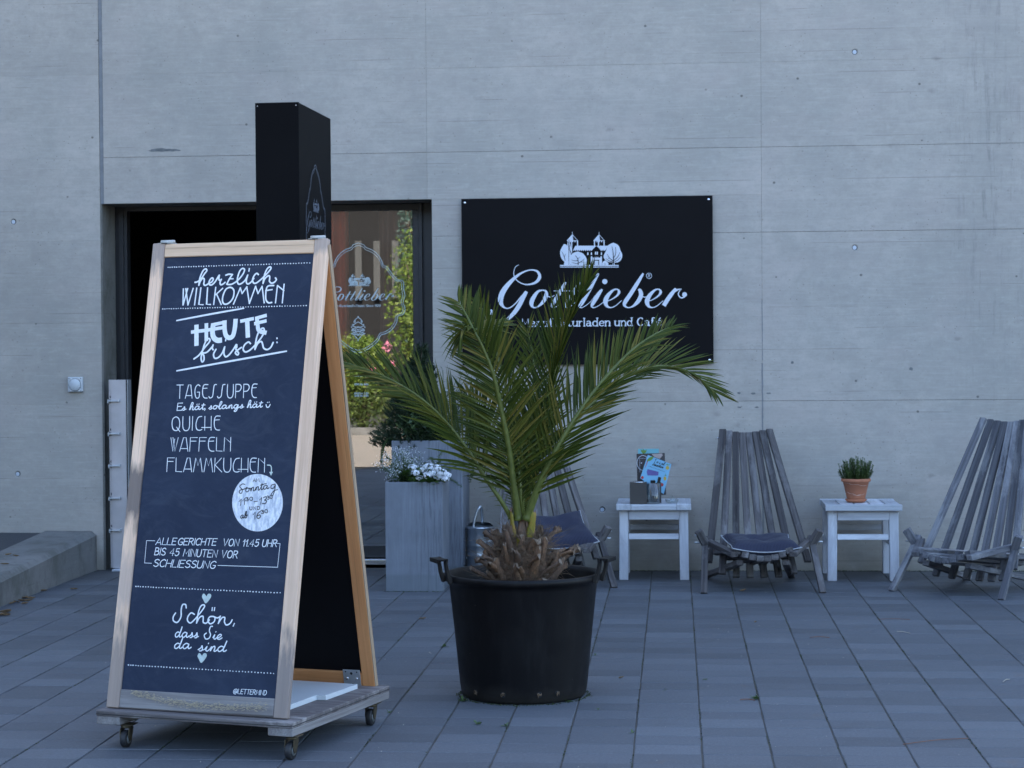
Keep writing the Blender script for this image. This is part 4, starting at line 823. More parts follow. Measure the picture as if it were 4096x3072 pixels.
# ================================================================== BLACK PYLON
YPn = 9.4
pA = W(1017.7, 411, YPn); pB = W(1193.7, 410, YPn); zt = (pA.z+pB.z)/2; pC = G(1322.2, 475, zt)
pD = pA + (pC-pB)
th2 = math.atan2(-(pC.x-pB.x), pC.y-pB.y); wA = (pB-pA).xy.length; dA = (pC-pB).xy.length
pA = pB - Vector((math.cos(th2), math.sin(th2), 0))*wA
py = thing('black_pylon', 'tall black box-shaped column with grey badge beside the doorway', 'column', (pA.x, pA.y, 0), th2)
b = MB(); b.box(0, wA, 0, dA, .015, zt, ch=.002); b.box(.02, wA-.02, .02, dA-.02, 0, .015)
pb = b.put('column_body', M['pylon'], py)
for x_, y_ in ((.012, 0), (wA-.012, 0)):
    b = MB(); b.add([(x_+.003*math.cos(k), -.0006, zt-.014+.003*math.sin(k)) for k in (0, 1.05, 2.1, 3.14, 4.19, 5.24)], [tuple(range(6))]); b.put('rivet', M['steel_r'], pb)
b = MB(); b.box(-.001, wA+.001, -.001, .012, zt-.0005, zt+.0015); b.put('cap_edge', M['frame_blk'], pb)
# badge on the right-hand face, u runs away from the camera
MPy = Matrix.Translation((wA, 0, 0)) @ Matrix.Rotation(R(90), 4, 'Z')
ctr = (Matrix.Translation((pA.x, pA.y, 0)) @ Matrix.Rotation(th2, 4, 'Z')).inverted() @ PL(1263, 848, Vector(pB), (pC-pB).cross(Vector((0, 0, 1))).normalized())
sc_ = .00019
mpP = lambda x, y: (ctr.y+(x-1190)*sc_, ctr.z-(y-490)*sc_)
I = Ink(mpP, MPy, .0003); I2 = Ink(mpP, MPy, .0015); wordmark(I); castle(I, I2); I.put('logo_print', M['print_dim'], pb); I2.put('logo_lines', M['pylon'], pb)
sc2 = sc_/.2295*.82
I = Ink(lambda x, y: (ctr.y+(x-305)*sc2, ctr.z-(y-735)*sc2*1.2), MPy, .0003); badge(I, 6); I.put('badge_outline', M['print_dim'], pb)

# ================================================================== BIG BLACK SIGN ON THE WALL
s0 = W(1845, 794.4, YW-.035); s1 = W(2850.2, 783, YW-.035); s2 = W(2851.8, 1454, YW-.035)
sg = thing('wall_sign', 'large black sign with white castle emblem and shop name on the wall', 'sign', (s0.x, YW-.035, s2.z))
SW, SH = s1.x-s0.x, (s0.z+s1.z)/2-s2.z
b = MB(); b.box(0, SW, 0, .006, 0, SH, ch=.001); sp_ = b.put('sign_panel', M['signblk'], sg)
for x_, z_ in ((.022, SH-.025), (SW-.025, SH-.025), (SW-.025, .022), (.022, .022)):
    b = MB(); b.lathe([(0, -.006), (.006, -.0055), (.0085, -.003), (.0085, 0)], 20); me = b.mesh(); me.transform(Matrix.Translation((x_, 0, z_)) @ Matrix.Rotation(R(-90), 4, 'X')); put('standoff_screw', me, M['alu'], sp_)
    b = MB(); b.tube([(x_, .006, z_), (x_, .0285, z_)], .006, 10); b.put('spacer', M['steel'], sp_)
def smap(ox, oy, s):
    def f(x, y): q = W(ox+x/s, oy+y/s, YW-.035); return (q.x-s0.x, q.z-s2.z)
    return f
S8 = smap(1900, 880, 2.6024); I = Ink(S8, None, .0003); I2 = Ink(S8, None, .0042)
castle(I, I2); I.put('castle_emblem', M['print'], sp_); I2.put('emblem_lines', M['signblk'], sp_)
I = Ink(S8, None, .0003); wordmark(I); I.put('name_lettering', M['print'], sp_)
I = Ink(S8, None, .0003); I.text('Manufakturladen und Caf\u00e9', (490,1110), (1936,1098), 82, ROMAN, 15, track=.2, serif=True, calli=(.45, 1), space=.34); I.put('caption_lettering', M['print'], sp_)
I = Ink(S8, None, .0003); I.stroke([(1812+28*math.cos(k*.3142), 581+28*math.sin(k*.3142)) for k in range(21)], 5); I.text('R', (1803,596), (1822,596), 31, CAPS, 5); I.put('registered_mark', M['print'], sp_)

# ================================================================== PRINT ON THE GLASS DOOR
def gmap(x, y): q = W(1250+x/1.6588, 700+y/1.6588, YW+YD-.002); return (q.x, q.z)
MG = Matrix.Translation((0, YD-.001, 0))
I = Ink(gmap, MG, .0002); badge(I, 4.5); I.put('badge_outline', M['film'], lf)
f8 = lambda x, y: gmap(238+(x-885)*.2295, 735+(y-490)*.2295)
I = Ink(f8, MG, .0002); I2 = Ink(f8, MG, .002); castle(I, I2); I.put('castle_emblem', M['film'], lf); M['linedark'] = simple('emblem_gap', (.03, .035, .03), .4, bump=0); I2.put('emblem_lines', M['linedark'], lf)
I = Ink(f8, MG, .0002); wordmark(I); I.put('name_lettering', M['film'], lf)
I = Ink(gmap, MG, .0002); I.text("Switzerland's Finest Since 1928", (155,875), (452,874), 15, ROMAN, 3.2, track=.2, serif=True, calli=(.5, 1), space=.3); I.put('caption_lettering', M['film'], lf)
I = Ink(gmap, MG, .0002); ornament(I, 303, 1020, 1.0); I.put('ornament', M['film'], lf)
I = Ink(gmap, MG, .0002)
for tx, y in (('09:00 bis 20:00', 1336), ('09:00 bis 18:00', 1394), ('09:00 bis 17:00', 1454), ('10:00 bis 18:00', 1470)): I.text(tx, (279,y), (370,y), 11, ROMAN, 2.6, track=.2)
I.put('opening_hours', M['film'], lf)
# ================================================================== BIG POT
random.seed(11)
n = NT('black_pot_plastic'); p = n.coord('Object'); f = n.noise(n.coord('Object', (14, 14, 2.2)), 1.5, 6, .75); f2 = n.noise(p, 7, 5); f3 = n.vor(n.coord('Object', (1, 1, .6)), 26)
c = n.mix(n.math('MULTIPLY', n.ramp(f, [(.5, 0), (.75, 1)]), .5), (.0055, .005, .0055), (.02, .019, .019)); spz = n.n('SeparateXYZ'); n.l(p, spz.inputs[0])
c = n.mix(n.math('MULTIPLY', n.ramp(n.math('ADD', spz.outputs['Z'], n.math('MULTIPLY', f2, .12)), [(.07, 1), (.13, 0)]), .5), c, (.045, .04, .034)); c = n.mix(n.math('MULTIPLY', n.ramp(f3, [(.03, 1), (.06, 0)]), n.ramp(f2, [(.52, 0), (.6, 1)])), c, (.09, .08, .07))
n.col(c).rough(n.ramp(f2, [(.3, .36), (.7, .6)])).spec(.2); n.bump(f2, .08, .002); M['potpl'] = n.m
M['soil'] = simple('dry_soil', (.04, .03, .022), .95, 0, .4, 40, .8)
PYc = 8.02; pl_ = W(1775, 2292, PYc); pr_ = W(2411, 2292, PYc); PXc = (pl_.x+pr_.x)/2; PRr = (pr_.x-pl_.x)/2; PH = pl_.z+.006; PB = .252
pot = thing('plant_pot', 'large round black plastic pot with two handles holding the palm', 'pot', (PXc, PYc, 0))
b = MB(); H = PH
b.lathe([(0, .004), (PB-.03, .004), (PB-.012, .0), (PB, .012), (PB+.006, .05), (PB+(PRr-PB-.02)*.55, H*.55), (PRr-.024, H-.05), (PRr-.018, H-.03), (PRr-.004, H-.028), (PRr, H-.02), (PRr, H-.006), (PRr-.008, H), (PRr-.022, H-.002), (PRr-.03, H-.02), (PRr-.05, H*.6), (PRr-.06, H*.5)], 72)
pbody = b.put('pot_body', M['potpl'], pot)
b = MB()
nb = 40; vs = [(0, 0, H-.075)]
for k in range(nb):
    for r_ in (.12, .22, PRr-.033): vs.append((r_*math.cos(2*math.pi*k/nb), r_*math.sin(2*math.pi*k/nb), H-(.08 if r_ < .2 else .1)+random.uniform(-.008, .008)))
fs = []
for k in range(nb):
    a = 1+k*3; c = 1+((k+1) % nb)*3; fs += [(0, a, c), (a, a+1, c+1, c), (a+1, a+2, c+2, c+1)]
b.add(vs, fs, True); b.put('soil', M['soil'], pot)
def handle(sgn):
    h = put('handle', None, parent=pot, loc=(sgn*(PRr-.004), 0, H-.02)); b = MB()
    for y in (-.045, .045):
        pts = [(0, -.008), (.012, -.012), (.024, .03), (.03, .072), (.026, .09), (.018, .09), (.02, .07), (.012, .03), (.0, .012)]
        b.prism([(sgn*x, z) for x, z in pts][::int(sgn)], y-.013, y+.013, Matrix(((1, 0, 0, 0), (0, 0, 1, 0), (0, 1, 0, 0), (0, 0, 0, 1))))
    b.box(min(sgn*.018, sgn*.062), max(sgn*.018, sgn*.062), -.054, .054, .081, .089, ch=.0015); b.box(min(sgn*.056, sgn*.062), max(sgn*.056, sgn*.062), -.054, .054, .072, .084, ch=.0015)
    bevel(b.put('handle_strap', M['potpl'], h), .001, 1); return h
h1 = handle(-1); h2 = handle(1)
for h_, sg, a in ((h1, -1, R(24)), (h2, 1, R(-16))): h_.rotation_euler = (0, 0, a); h_.location = (sg*(PRr-.006)*math.cos(a), sg*(PRr-.006)*math.sin(a), H-.02)
# weep holes with bits of root at the foot
M['root'] = simple('dry_root', (.13, .085, .05), .9, 0, .4, 60, .5)
for ang in (-133, -104, -72, -55):
    a = R(ang); hh = put('drain_hole', None, parent=pbody, loc=(math.cos(a)*(PB+.004), math.sin(a)*(PB+.004), .04)); hh.rotation_euler = (0, 0, a+R(90)); b = MB()
    b.add([(.012*math.cos(k*.628), -.0022, .012*math.sin(k*.628)) for k in range(10)], [tuple(range(9, -1, -1))]); b.put('hole', M['dark_in'], hh); b = MB()
    for _ in range(5): b.tube([(random.uniform(-.008, .008), -.002, random.uniform(-.008, .008)), (random.uniform(-.01, .01), -.006, random.uniform(-.008, .008)), (random.uniform(-.01, .01), -.004, random.uniform(-.016, .004))], [.002, .0025, .001], 5)
    me = b.mesh(); me.materials.append(M['root']); COL.objects.link(r_ := bpy.data.objects.new('root_tuft', me)); r_.parent = hole_ = hh
# ================================================================== PALM
def leaflet_mat():
    n = NT('palm_leaflet'); oi = n.n('ObjectInfo'); ng = n.n('NewGeometry'); r_ = n.math('FRACT', n.math('ADD', oi.outputs['Random'], ng.outputs['Random Per Island']))
    c = n.ramp(r_, [(0, (.032, .05, .008)), (.45, (.062, .085, .012)), (.8, (.1, .115, .016)), (1, (.2, .165, .035))])
    st = n.noise(n.coord('Object', (40, 40, 40)), 3, 3); c = n.mix(n.math('MULTIPLY', st, .3), c, (.03, .05, .02))
    n.col(c).rough(.42).spec(.16); tl = n.n('BsdfTranslucent'); n.l(c, tl.inputs[0]); ms = n.n('MixShader'); ms.inputs[0].default_value = .22; n.l(n.b.outputs[0], ms.inputs[1]); n.l(tl.outputs[0], ms.inputs[2]); n.l(ms.outputs[0], n.out.inputs[0]); return n.m
M['leaf'] = leaflet_mat()
n = NT('palm_rachis'); f = n.noise(n.coord('Object', (20, 20, 20)), 2, 4); n.col(n.mix(n.ramp(f, [(.3, 0), (.7, 1)]), (.075, .095, .015), (.13, .15, .03))).rough(.45); M['rachis'] = n.m
n = NT('leaf_boot'); f = n.noise(n.coord('Object', (60, 60, 9), rnd=4), 2, 8, .75, .6); oi = n.n('ObjectInfo')
c = n.mix(n.ramp(f, [(.32, 0), (.66, 1)]), (.035, .022, .016), (.33, .185, .10)); c = n.mix(n.math('MULTIPLY', oi.outputs['Random'], .5), c, (.13, .11, .1)); n.col(c).rough(.85); n.bump(f, .8, .004); M['boot'] = n.m
n = NT('green_boot'); f = n.noise(n.coord('Object', (30, 30, 6)), 2, 5); n.col(n.mix(n.ramp(f, [(.35, 0), (.7, 1)]), (.2, .2, .02), (.3, .17, .03))).rough(.5); M['gboot'] = n.m
M['cut'] = simple('cut_wood_end', (.2, .15, .11), .9, 0, .6, 120, .8)
palm = thing('palm_tree', 'young date palm with long feathery fronds growing in the big black pot', 'palm', (PXc, PYc, H-.09))
PO = Vector((PXc, PYc, H-.09))
def boot(name, mat, a, lean, L, w, t0, zb, rb, curl=.25, label=None):
    d = Vector((math.cos(a), math.sin(a), 0)); sd = Vector((-d.y, d.x, 0)); b = MB(); n_ = 7; vs = []; fs = []; j = [random.uniform(-.004, .004) for _ in range(16)]
    tw = random.uniform(-.5, .5); tp = random.uniform(.35, .7)
    for i in range(n_):
        t = i/(n_-1); ang = lean+curl*t; p = d*rb + Vector((0, 0, zb)); r_ = L*t
        p = p + d*(math.sin(ang)*r_) + Vector((0, 0, math.cos(ang)*r_)); nr = (d*math.cos(ang)-Vector((0, 0, math.sin(ang))))
        ww = w*(1-tp*t**.9)+random.uniform(-.003, .003); tt = t0*(1-.35*t)
        for k in range(8):
            q = k*math.pi/4; x = math.cos(q)*ww/2; y = math.sin(q)*tt/2*(1 if math.sin(q) > 0 else .45)-abs(x)**2*9+x*tw*t
            rag = (Vector((0, 0, 1))*random.uniform(-.014, .012)+d*random.uniform(-.006, .006)) if i == n_-1 else Vector((0, 0, 0))
            vs.append(p+sd*x+nr*(y+random.uniform(-.002, .002))+rag)
    for i in range(n_-1):
        for k in range(8): fs.append((i*8+k, i*8+(k+1) % 8, (i+1)*8+(k+1) % 8, (i+1)*8+k))
    b.add(vs, fs, True); o = b.put(name, mat, palm, label=label)
    e = MB(); e.add([vs[(n_-1)*8+k]+(vs[(n_-1)*8+k]-vs[(n_-2)*8+k])*(.02+.1*random.random()) for k in range(8)], [tuple(range(8))]); e.put('cut_end', M['cut'] if name == 'leaf_boot' else M['boot'], o)
b = MB(); b.lathe([(.08, 0), (.11, .03), (.115, .08), (.095, .15), (.07, .21), (.035, .25)], 20); b.put('trunk', M['boot'], palm)
random.seed(19)
for ring, (cnt, lean, zb, rb, L) in enumerate(((12, 1.0, .03, .085, .14), (13, .8, .06, .085, .16), (12, .62, .1, .075, .155), (10, .42, .14, .06, .13), (8, .25, .18, .045, .11))):
    for k in range(cnt):
        a = 2*math.pi*(k+.5*(ring % 2))/cnt+random.uniform(-.14, .14)
        boot('leaf_boot', M['boot'], a, lean+random.uniform(-.15, .15), L*random.uniform(.7, 1.2), random.uniform(.04, .07), random.uniform(.022, .036), zb, rb, random.uniform(-.35, .4))
for a, L, zb, ln in ((R(-128), .11, .235, .10), (R(-50), .11, .235, .2), (R(-95), .08, .17, .5)): boot('green_leaf_boot', M['gboot'], a, ln, L, .04, .022, zb, .055, .0, label='cut leaf base that is still yellow-green')
fib = MB()
for _ in range(1700):
    a = random.uniform(0, 6.283); z = random.uniform(.05, .25); r_ = .1-.25*max(0, z-.1)+random.uniform(0, .03); p = Vector((math.cos(a)*r_, math.sin(a)*r_, z)); d1 = Vector((random.gauss(0, .03), random.gauss(0, .03), random.gauss(0, .025)))
    fib.tube([p, p+d1, p+d1*1.6+Vector((random.gauss(0, .012), random.gauss(0, .012), random.gauss(0, .012)))], [.0009, .0008, .0004], 3, False)
fib.put('trunk_fibres', M['root'], palm, kind='stuff')
C5 = lambda x, y, Y: W(1350+x/1.3825, 1000+y/1.3825, PYc+Y)-PO
nleaf = [0]
def leaflet(P, D, N, L, w, droop, fold, parent, stuff):
    """narrow V-folded blade from P along D, N is its upper face"""
    D = D.normalized(); S = D.cross(N).normalized(); N = S.cross(D).normalized(); vs = []; K = 5
    for i in range(K+1):
        t = i/K; p = P + D*(L*t) - Vector((0, 0, 1))*(droop*L*t*t); ww = w*(.35+1.6*t if t < .4 else 1)*(1-((t-.4)/.6)**1.4 if t > .4 else 1)
        if t < .4: ww = w*(.4+1.5*t)
        up = N*(ww*.5*fold)
        vs += [p-S*ww/2+up, p, p+S*ww/2+up]
    fs = []
    for i in range(K): fs += [(3*i, 3*i+1, 3*i+4, 3*i+3), (3*i+1, 3*i+2, 3*i+5, 3*i+4)]
    if stuff is not None: stuff.add(vs, fs)
    else: b = MB(); b.add(vs, fs); b.put('leaflet', M['leaf'], parent)
def frond(pts, nrm, n_leaf, l0, l1, aL, aR, w=.0145, t0=.18, droop=.12, foldL=.5, indiv=0, r0=.011, tipf=.35, lenL=1, lenR=1, jit=.09, twist=0, liftL=.35, liftR=.35, spine=True):
    P = [Vector(p) for p in catmull([tuple(q) for q in pts], 8)]; n_ = len(P); L = sum((P[i+1]-P[i]).length for i in range(n_-1))
    b = MB(); b.tube(P, [r0*(1-.86*i/(n_-1))*(1.5 if i == 0 else 1) for i in range(n_)], 8)
    f = b.put('frond', M['rachis'], palm); st = MB(); N0 = Vector(nrm).normalized(); cum = [0]
    for i in range(n_-1): cum.append(cum[-1]+(P[i+1]-P[i]).length)
    def at(s):
        i = 0
        while i < n_-2 and cum[i+1] < s: i += 1
        u = (s-cum[i])/(cum[i+1]-cum[i]); return P[i].lerp(P[i+1], u), (P[i+1]-P[i]).normalized()
    for k in range(n_leaf):
        t = t0+(1-t0)*(k/(n_leaf-1))**.88
        for sg in (-1, 1):
            p, T = at(L*min(.999, t+random.uniform(-.004, .004))); N = (Quaternion(T, twist*t) @ N0); N = (N-T*N.dot(T)).normalized(); S = T.cross(N)*sg
            prof = (1-.5*max(0, (t-.6)/.4)) * min(1.12, .95+(t-t0)*1.0) * (1.12-.12*t)
            ang = (aL if sg < 0 else aR)*(1-tipf*max(0, (t-.3)/.7))*(1+.35*max(0, .45-t)); ang *= random.uniform(1-jit*1.6, 1+jit*1.6)*.98
            lift = (liftL if sg < 0 else liftR)+random.gauss(0, .2)
            D = T*math.cos(ang)+(S*math.cos(lift)+N*math.sin(lift))*math.sin(ang)
            LL = 1.28*(l0+(l1-l0)*t)*prof*(lenL if sg < 0 else lenR)*random.uniform(.8, 1.12)
            leaflet(p, D, N, LL, w*random.uniform(.8, 1.15)*(1-.3*t), droop*random.uniform(.3, 1.6), foldL, f, None if (k % max(1, int(n_leaf/max(1, indiv/2))) == 0 and nleaf[0] < 300 and indiv) else st)
            if indiv and k % max(1, int(n_leaf/max(1, indiv/2))) == 0 and nleaf[0] < 300: nleaf[0] += 1
    if t0 < .3 and spine:
        for k in range(7):
            for sg in (-1, 1):
                p, T = at(L*(.06+k*.022)); S = T.cross(N0)*sg; leaflet(p, T*.5+S, N0, random.uniform(.03, .08), .0035, 0, .3, f, st)
    if st.v: st.put('leaflets', M['leaf'], f, kind='stuff')
    return f
cam_n = (-.1, -1, .15)
# back fronds first
frond([C5(1010,1480,.03), C5(1000,1200,.12), C5(960,900,.22), C5(900,640,.3), C5(845,450,.34), C5(790,300,.34)], (-.3, -1, .3), 30, .18, .15, .75, .75, indiv=30, t0=.5)
frond([C5(1030,1470,.03), C5(1050,1150,.14), C5(1075,900,.22), C5(1085,700,.26), C5(1075,560,.28), C5(1050,440,.28)], (.2, -1, .3), 30, .2, .13, .85, .85, indiv=24, t0=.25)
frond([C5(1040,1480,.02), C5(1095,1200,.1), C5(1160,900,.16), C5(1205,650,.18), C5(1275,400,.16), C5(1345,250,.12), C5(1400,165,.1)], (-.75, -.7, .1), 66, .23, .14, .68, .62, indiv=50, t0=.3, lenR=1.0, lenL=1.15, liftL=.5, liftR=.6, droop=.03)
frond([C5(1050,1480,.03), C5(1180,1180,.14), C5(1340,920,.26), C5(1560,720,.36), C5(1740,648,.42), C5(1870,652,.44), C5(1980,695,.46), C5(2085,785,.46)], (-.1, -.6, .8), 64, .25, .14, .8, .75, indiv=50, t0=.42, droop=.04, lenL=1.3, lenR=.7, liftL=.1, liftR=.1, tipf=.45)
frond([C5(1045,1490,-.05), C5(1120,1290,-.08), C5(1215,1100,-.1), C5(1340,895,-.1), C5(1480,710,-.08), C5(1630,555,-.04), C5(1750,470,0), C5(1845,425,.05)], (-.45, -.8, .45), 66, .27, .12, .72, .72, indiv=60, r0=.016, t0=.11, spine=False, lenL=.9, lenR=.95, liftL=.45, liftR=.25, droop=.04, tipf=.2)
frond([C5(1000,1490,-.04), C5(975,1300,-.07), C5(945,1080,-.1), C5(905,880,-.13), C5(865,700,-.16), C5(810,555,-.18), C5(760,455,-.19), C5(705,345,-.16), C5(670,290,-.13)], (.12, -1, .15), 66, .235, .17, .85, .85, indiv=60, r0=.015, t0=.12, spine=False, lenL=.85, lenR=1.0, liftL=.1, liftR=.2, droop=.1, tipf=.35)
frond([C5(760,455,-.19), C5(720,420,-.25), C5(690,450,-.29), C5(672,520,-.3)], (-.4, -.9, .2), 16, .1, .07, .5, .5, indiv=0, r0=.004, t0=.1, droop=.25, spine=False)
frond([C5(765,440,-.19), C5(830,430,-.12), C5(880,418,-.06), C5(925,400,-.02)], (-.2, -.9, .5), 16, .10, .07, .5, .5, indiv=0, r0=.004, t0=.05, spine=False)
frond([C5(960,1480,-.03), C5(900,1380,-.05), C5(810,1250,-.06), C5(705,1085,-.08), C5(580,930,-.1), C5(440,805,-.12), C5(270,705,-.14), C5(100,640,-.16), C5(-60,590,-.18)], (.35, -.75, .55), 66, .26, .14, .72, .66, indiv=44, r0=.0105, t0=.2, lenL=.8, lenR=.95, liftL=.35, liftR=.1, droop=.08, tipf=.3)
frond([C5(990,1480,.0), C5(960,1300,.04), C5(900,1120,.07), C5(840,960,.08), C5(760,840,.08), C5(690,790,.08)], (.2, -.9, .4), 34, .2, .12, .8, .95, indiv=16, t0=.25, lenR=1.1, droop=.3)
frond([C5(1020,1480,.02), C5(1030,1300,.05), C5(1065,1130,.08), C5(1100,980,.1), C5(1120,850,.12)], (0, -1, .2), 36, .2, .14, .75, .75, indiv=0, t0=.12, r0=.008, droop=.1)
frond([C5(1012,1470,.0), C5(1015,1280,.02), C5(1020,1120,.03), C5(1020,960,.05)], (.3, -1, .2), 30, .17, .12, .6, .6, indiv=0, t0=.15, r0=.007)
for k, (x, y, Y) in enumerate(((1000,1150,.0), (1035,1120,.03), (1050,1180,.05), (985,1200,.04))):
    b = MB(); b.tube([C5(1015+k*4, 1480, 0), C5((1015+x)/2, 1300, Y), C5(x, y, Y)], [.008, .006, .003], 8); b.put('young_stalk', M['rachis'], palm)

# ================================================================== PLANTERS
n = NT('zinc_planter'); p = n.coord('Object'); f = n.noise(p, 5, 5); sk = n.noise(n.coord('Object', (30, 30, 1.2)), 3, 5, .7, .3); sk2 = n.noise(n.coord('Object', (26, 26, 1.3), loc=(3, 1, 0)), 2, 3, .8)
sp_ = n.n('SeparateXYZ'); n.l(p, sp_.inputs[0]); right = n.ramp(sp_.outputs['X'], [(.12, 0), (.28, 1)])
c = n.mix(n.ramp(f, [(.3, 0), (.7, 1)]), (.145, .16, .19), (.2, .222, .26)); c = n.mix(n.math('MULTIPLY', n.math('MULTIPLY', n.ramp(sk, [(.52, 0), (.57, 1)]), n.math('ADD', n.math('MULTIPLY', right, .9), .1)), .75), c, (.09, .1, .12))
c = n.mix(n.math('MULTIPLY', n.ramp(sk2, [(.5, 0), (.8, 1)]), .4), c, (.3, .33, .37)); ft = n.ramp(n.math('ADD', sp_.outputs['Z'], n.math('MULTIPLY', n.noise(p, 6, 4), .03)), [(.105, 1), (.12, 0)]); c = n.mix(n.math('MULTIPLY', ft, .5), c, (.12, .14, .16))
n.col(c).rough(.5).spec(.4); n.bump(sk, .15, .001); M['zinc'] = n.m
def planter(name, lab, x0, y0, w, d, h):
    t = thing(name, lab, 'planter', (x0, y0, 0), group='tall square grey planters'); b = MB(); q = .012
    vs = []
    for (i0, z) in ((0, 0), (0, h), (q, h), (q, h-.05)): vs += [(i0, i0, z), (w-i0, i0, z), (w-i0, d-i0, z), (i0, d-i0, z)]
    b.add(vs, [(4*r_+k, 4*r_+(k+1) % 4, 4*r_+4+(k+1) % 4, 4*r_+4+k) for r_ in range(3) for k in range(4)]+[(0, 3, 2, 1)])
    bevel(b.put('planter_body', M['zinc'], t), .003, 2)
    b = MB(); b.add([(q, q, h-.03), (w-q, q, h-.03), (w-q, d-q, h-.03), (q, d-q, h-.03)], [(0, 1, 2, 3)]); b.put('soil', M['soil'], t); return t
PF = (-1.683, 11.44, .335, .33, .635); PRR = (-1.716, 11.95, .43, .40, .852)
planter('planter', 'shorter grey zinc planter with white flowers, in front of the taller planter', *PF)
planter('planter', 'taller grey planter with dark conifer behind the shorter planter', *PRR)
M['fir'] = leafmat('fir_needles', (.014, .03, .012), (.032, .06, .02), .6, .1); M['herb'] = leafmat('herb_leaves', (.03, .06, .02), (.07, .12, .035), .5); M['grey_g'] = leafmat('grey_green_leaves', (.06, .09, .06), (.12, .16, .1), .6)
M['vleaf'] = leafmat('verbena_leaves', (.05, .11, .015), (.1, .18, .03), .5); M['petal'] = simple('white_petal', (.78, .8, .84), .6, 0, .04, 30, 0); M['stem'] = simple('green_stem', (.06, .1, .03), .6)
random.seed(31)
def needle(b, p, d, L, w):
    d = d.normalized(); s = d.cross(Vector((random.gauss(0, 1), random.gauss(0, 1), random.gauss(0, 1)))).normalized()*w
    b.add([p-s, p+s, p+d*L], [(0, 1, 2)])
# conical dwarf conifer
PCX, PCY = W(1650, 1500, 12.14).x, 12.14
t = thing('dwarf_conifer', 'dark green cone-shaped dwarf conifer in the taller planter', 'conifer', (PCX, PCY, .82)); b = MB()
ctop = W(1690, 1362, PCY); HC = ctop.z-.82; dx = ctop.x-PCX
tips = []
for _ in range(1900):
    z = HC*(1-random.random()**.62)*.98; t_ = z/HC; rad = (.235*(1-t_)**.85+.015)*random.uniform(.55, 1.08)*(1+.12*math.sin(z*31)); a = random.uniform(0, 6.283)
    cx_ = dx*t_**1.3; p = Vector((cx_+math.cos(a)*rad, math.sin(a)*rad*.8, z)); tips.append(p); d0 = Vector((math.cos(a), math.sin(a), .55+t_)).normalized()
    for k in range(13): dd = d0+Vector((random.gauss(0, .5), random.gauss(0, .5), random.gauss(0, .45))); needle(b, p-d0*random.uniform(0, .035), dd, random.uniform(.018, .032), .0024)
b.put('needles', M['fir'], t); b = MB(); b.tube([(0, 0, -.03), (dx*.3, 0, HC*.4), (dx, 0, HC*.95)], [.015, .01, .003], 8)
for p in tips[::25]: b.tube([(dx*(p.z/HC)**1.3*.8, 0, max(0, p.z-.06)), p], [.003, .001], 4)
b.put('trunk', M['bark'], t)
b = MB()
for _ in range(24): p = random.choice(tips[:400]); leaves(b, (dx+random.uniform(-.03, .03), -.03, HC*random.uniform(.8, .98)), (.02, .02, .02), 2, .008)
# airy stems (yarrow like) to the right in the tall planter
def stemmy(name, lab, cat, base, stems, mat, leaf, nleaf_, fl=None, flr=.02, spread=None):
    t = thing(name, lab, cat, base); b = MB(); lb = MB(); fb = MB()
    for (x, y, z, bend) in stems:
        p0 = Vector((x*.25, y*.25, 0)); p3 = Vector((x, y, z)); pm = Vector((x*.45+bend, y*.5, z*.55)); pts = [Vector(q) for q in catmull([tuple(p0), tuple(pm), tuple(p3)], 6)]
        b.tube(pts, [.0022]*(len(pts)-1)+[.001], 4)
        for k in range(nleaf_):
            i = random.randrange(1, len(pts)); p = pts[i]; d = Vector((random.gauss(0, 1), random.gauss(0, 1), random.gauss(.4, .6))).normalized(); L = leaf*random.uniform(.6, 1.3); s = d.cross(Vector((random.gauss(0, 1), random.gauss(0, 1), 1))).normalized()*L*.14
            lb.add([p, p+d*L*.5+s, p+d*L, p+d*L*.5-s], [(0, 1, 2, 3)])
        if fl and random.random() < fl:
            for _ in range(26):
                a = random.uniform(0, 6.28); r_ = flr*math.sqrt(random.random()); q = p3+Vector((math.cos(a)*r_, math.sin(a)*r_, random.uniform(-.003, .006))); e = .0035; fb.add([q+Vector((-e, -e*.6, 0)), q+Vector((e, -e, .001)), q+Vector((e, e, 0)), q+Vector((-e, e, .002)), q+Vector((0, -e*1.4, e))], [(0, 1, 2, 3), (0, 1, 4)])
    b.put('stems', M['stem'], t); lb.put('foliage', mat, t)
    if fb.v: fb.put('blossoms', M['petal'], t)
    return t
sx = [(random.uniform(-.02, .27), random.uniform(-.12, .1), random.uniform(.12, .46), random.uniform(-.04, .04)) for _ in range(34)]
stemmy('flowering_herb', 'airy white-flowering herb on the right side of the taller planter', 'plant', (PRR[0]+.27, PRR[1]+.17, .82), sx, M['grey_g'], .03, 34, .35, .022)
sx = [(random.uniform(-.17, .2), random.uniform(-.2, 0), random.uniform(.04, .2), random.uniform(-.03, .03)) for _ in range(46)]
stemmy('leafy_herb', 'dark feathery herb filling the front of the taller planter', 'plant', (PRR[0]+.2, PRR[1]+.18, .82), sx, M['herb'], .034, 34, .06, .018)
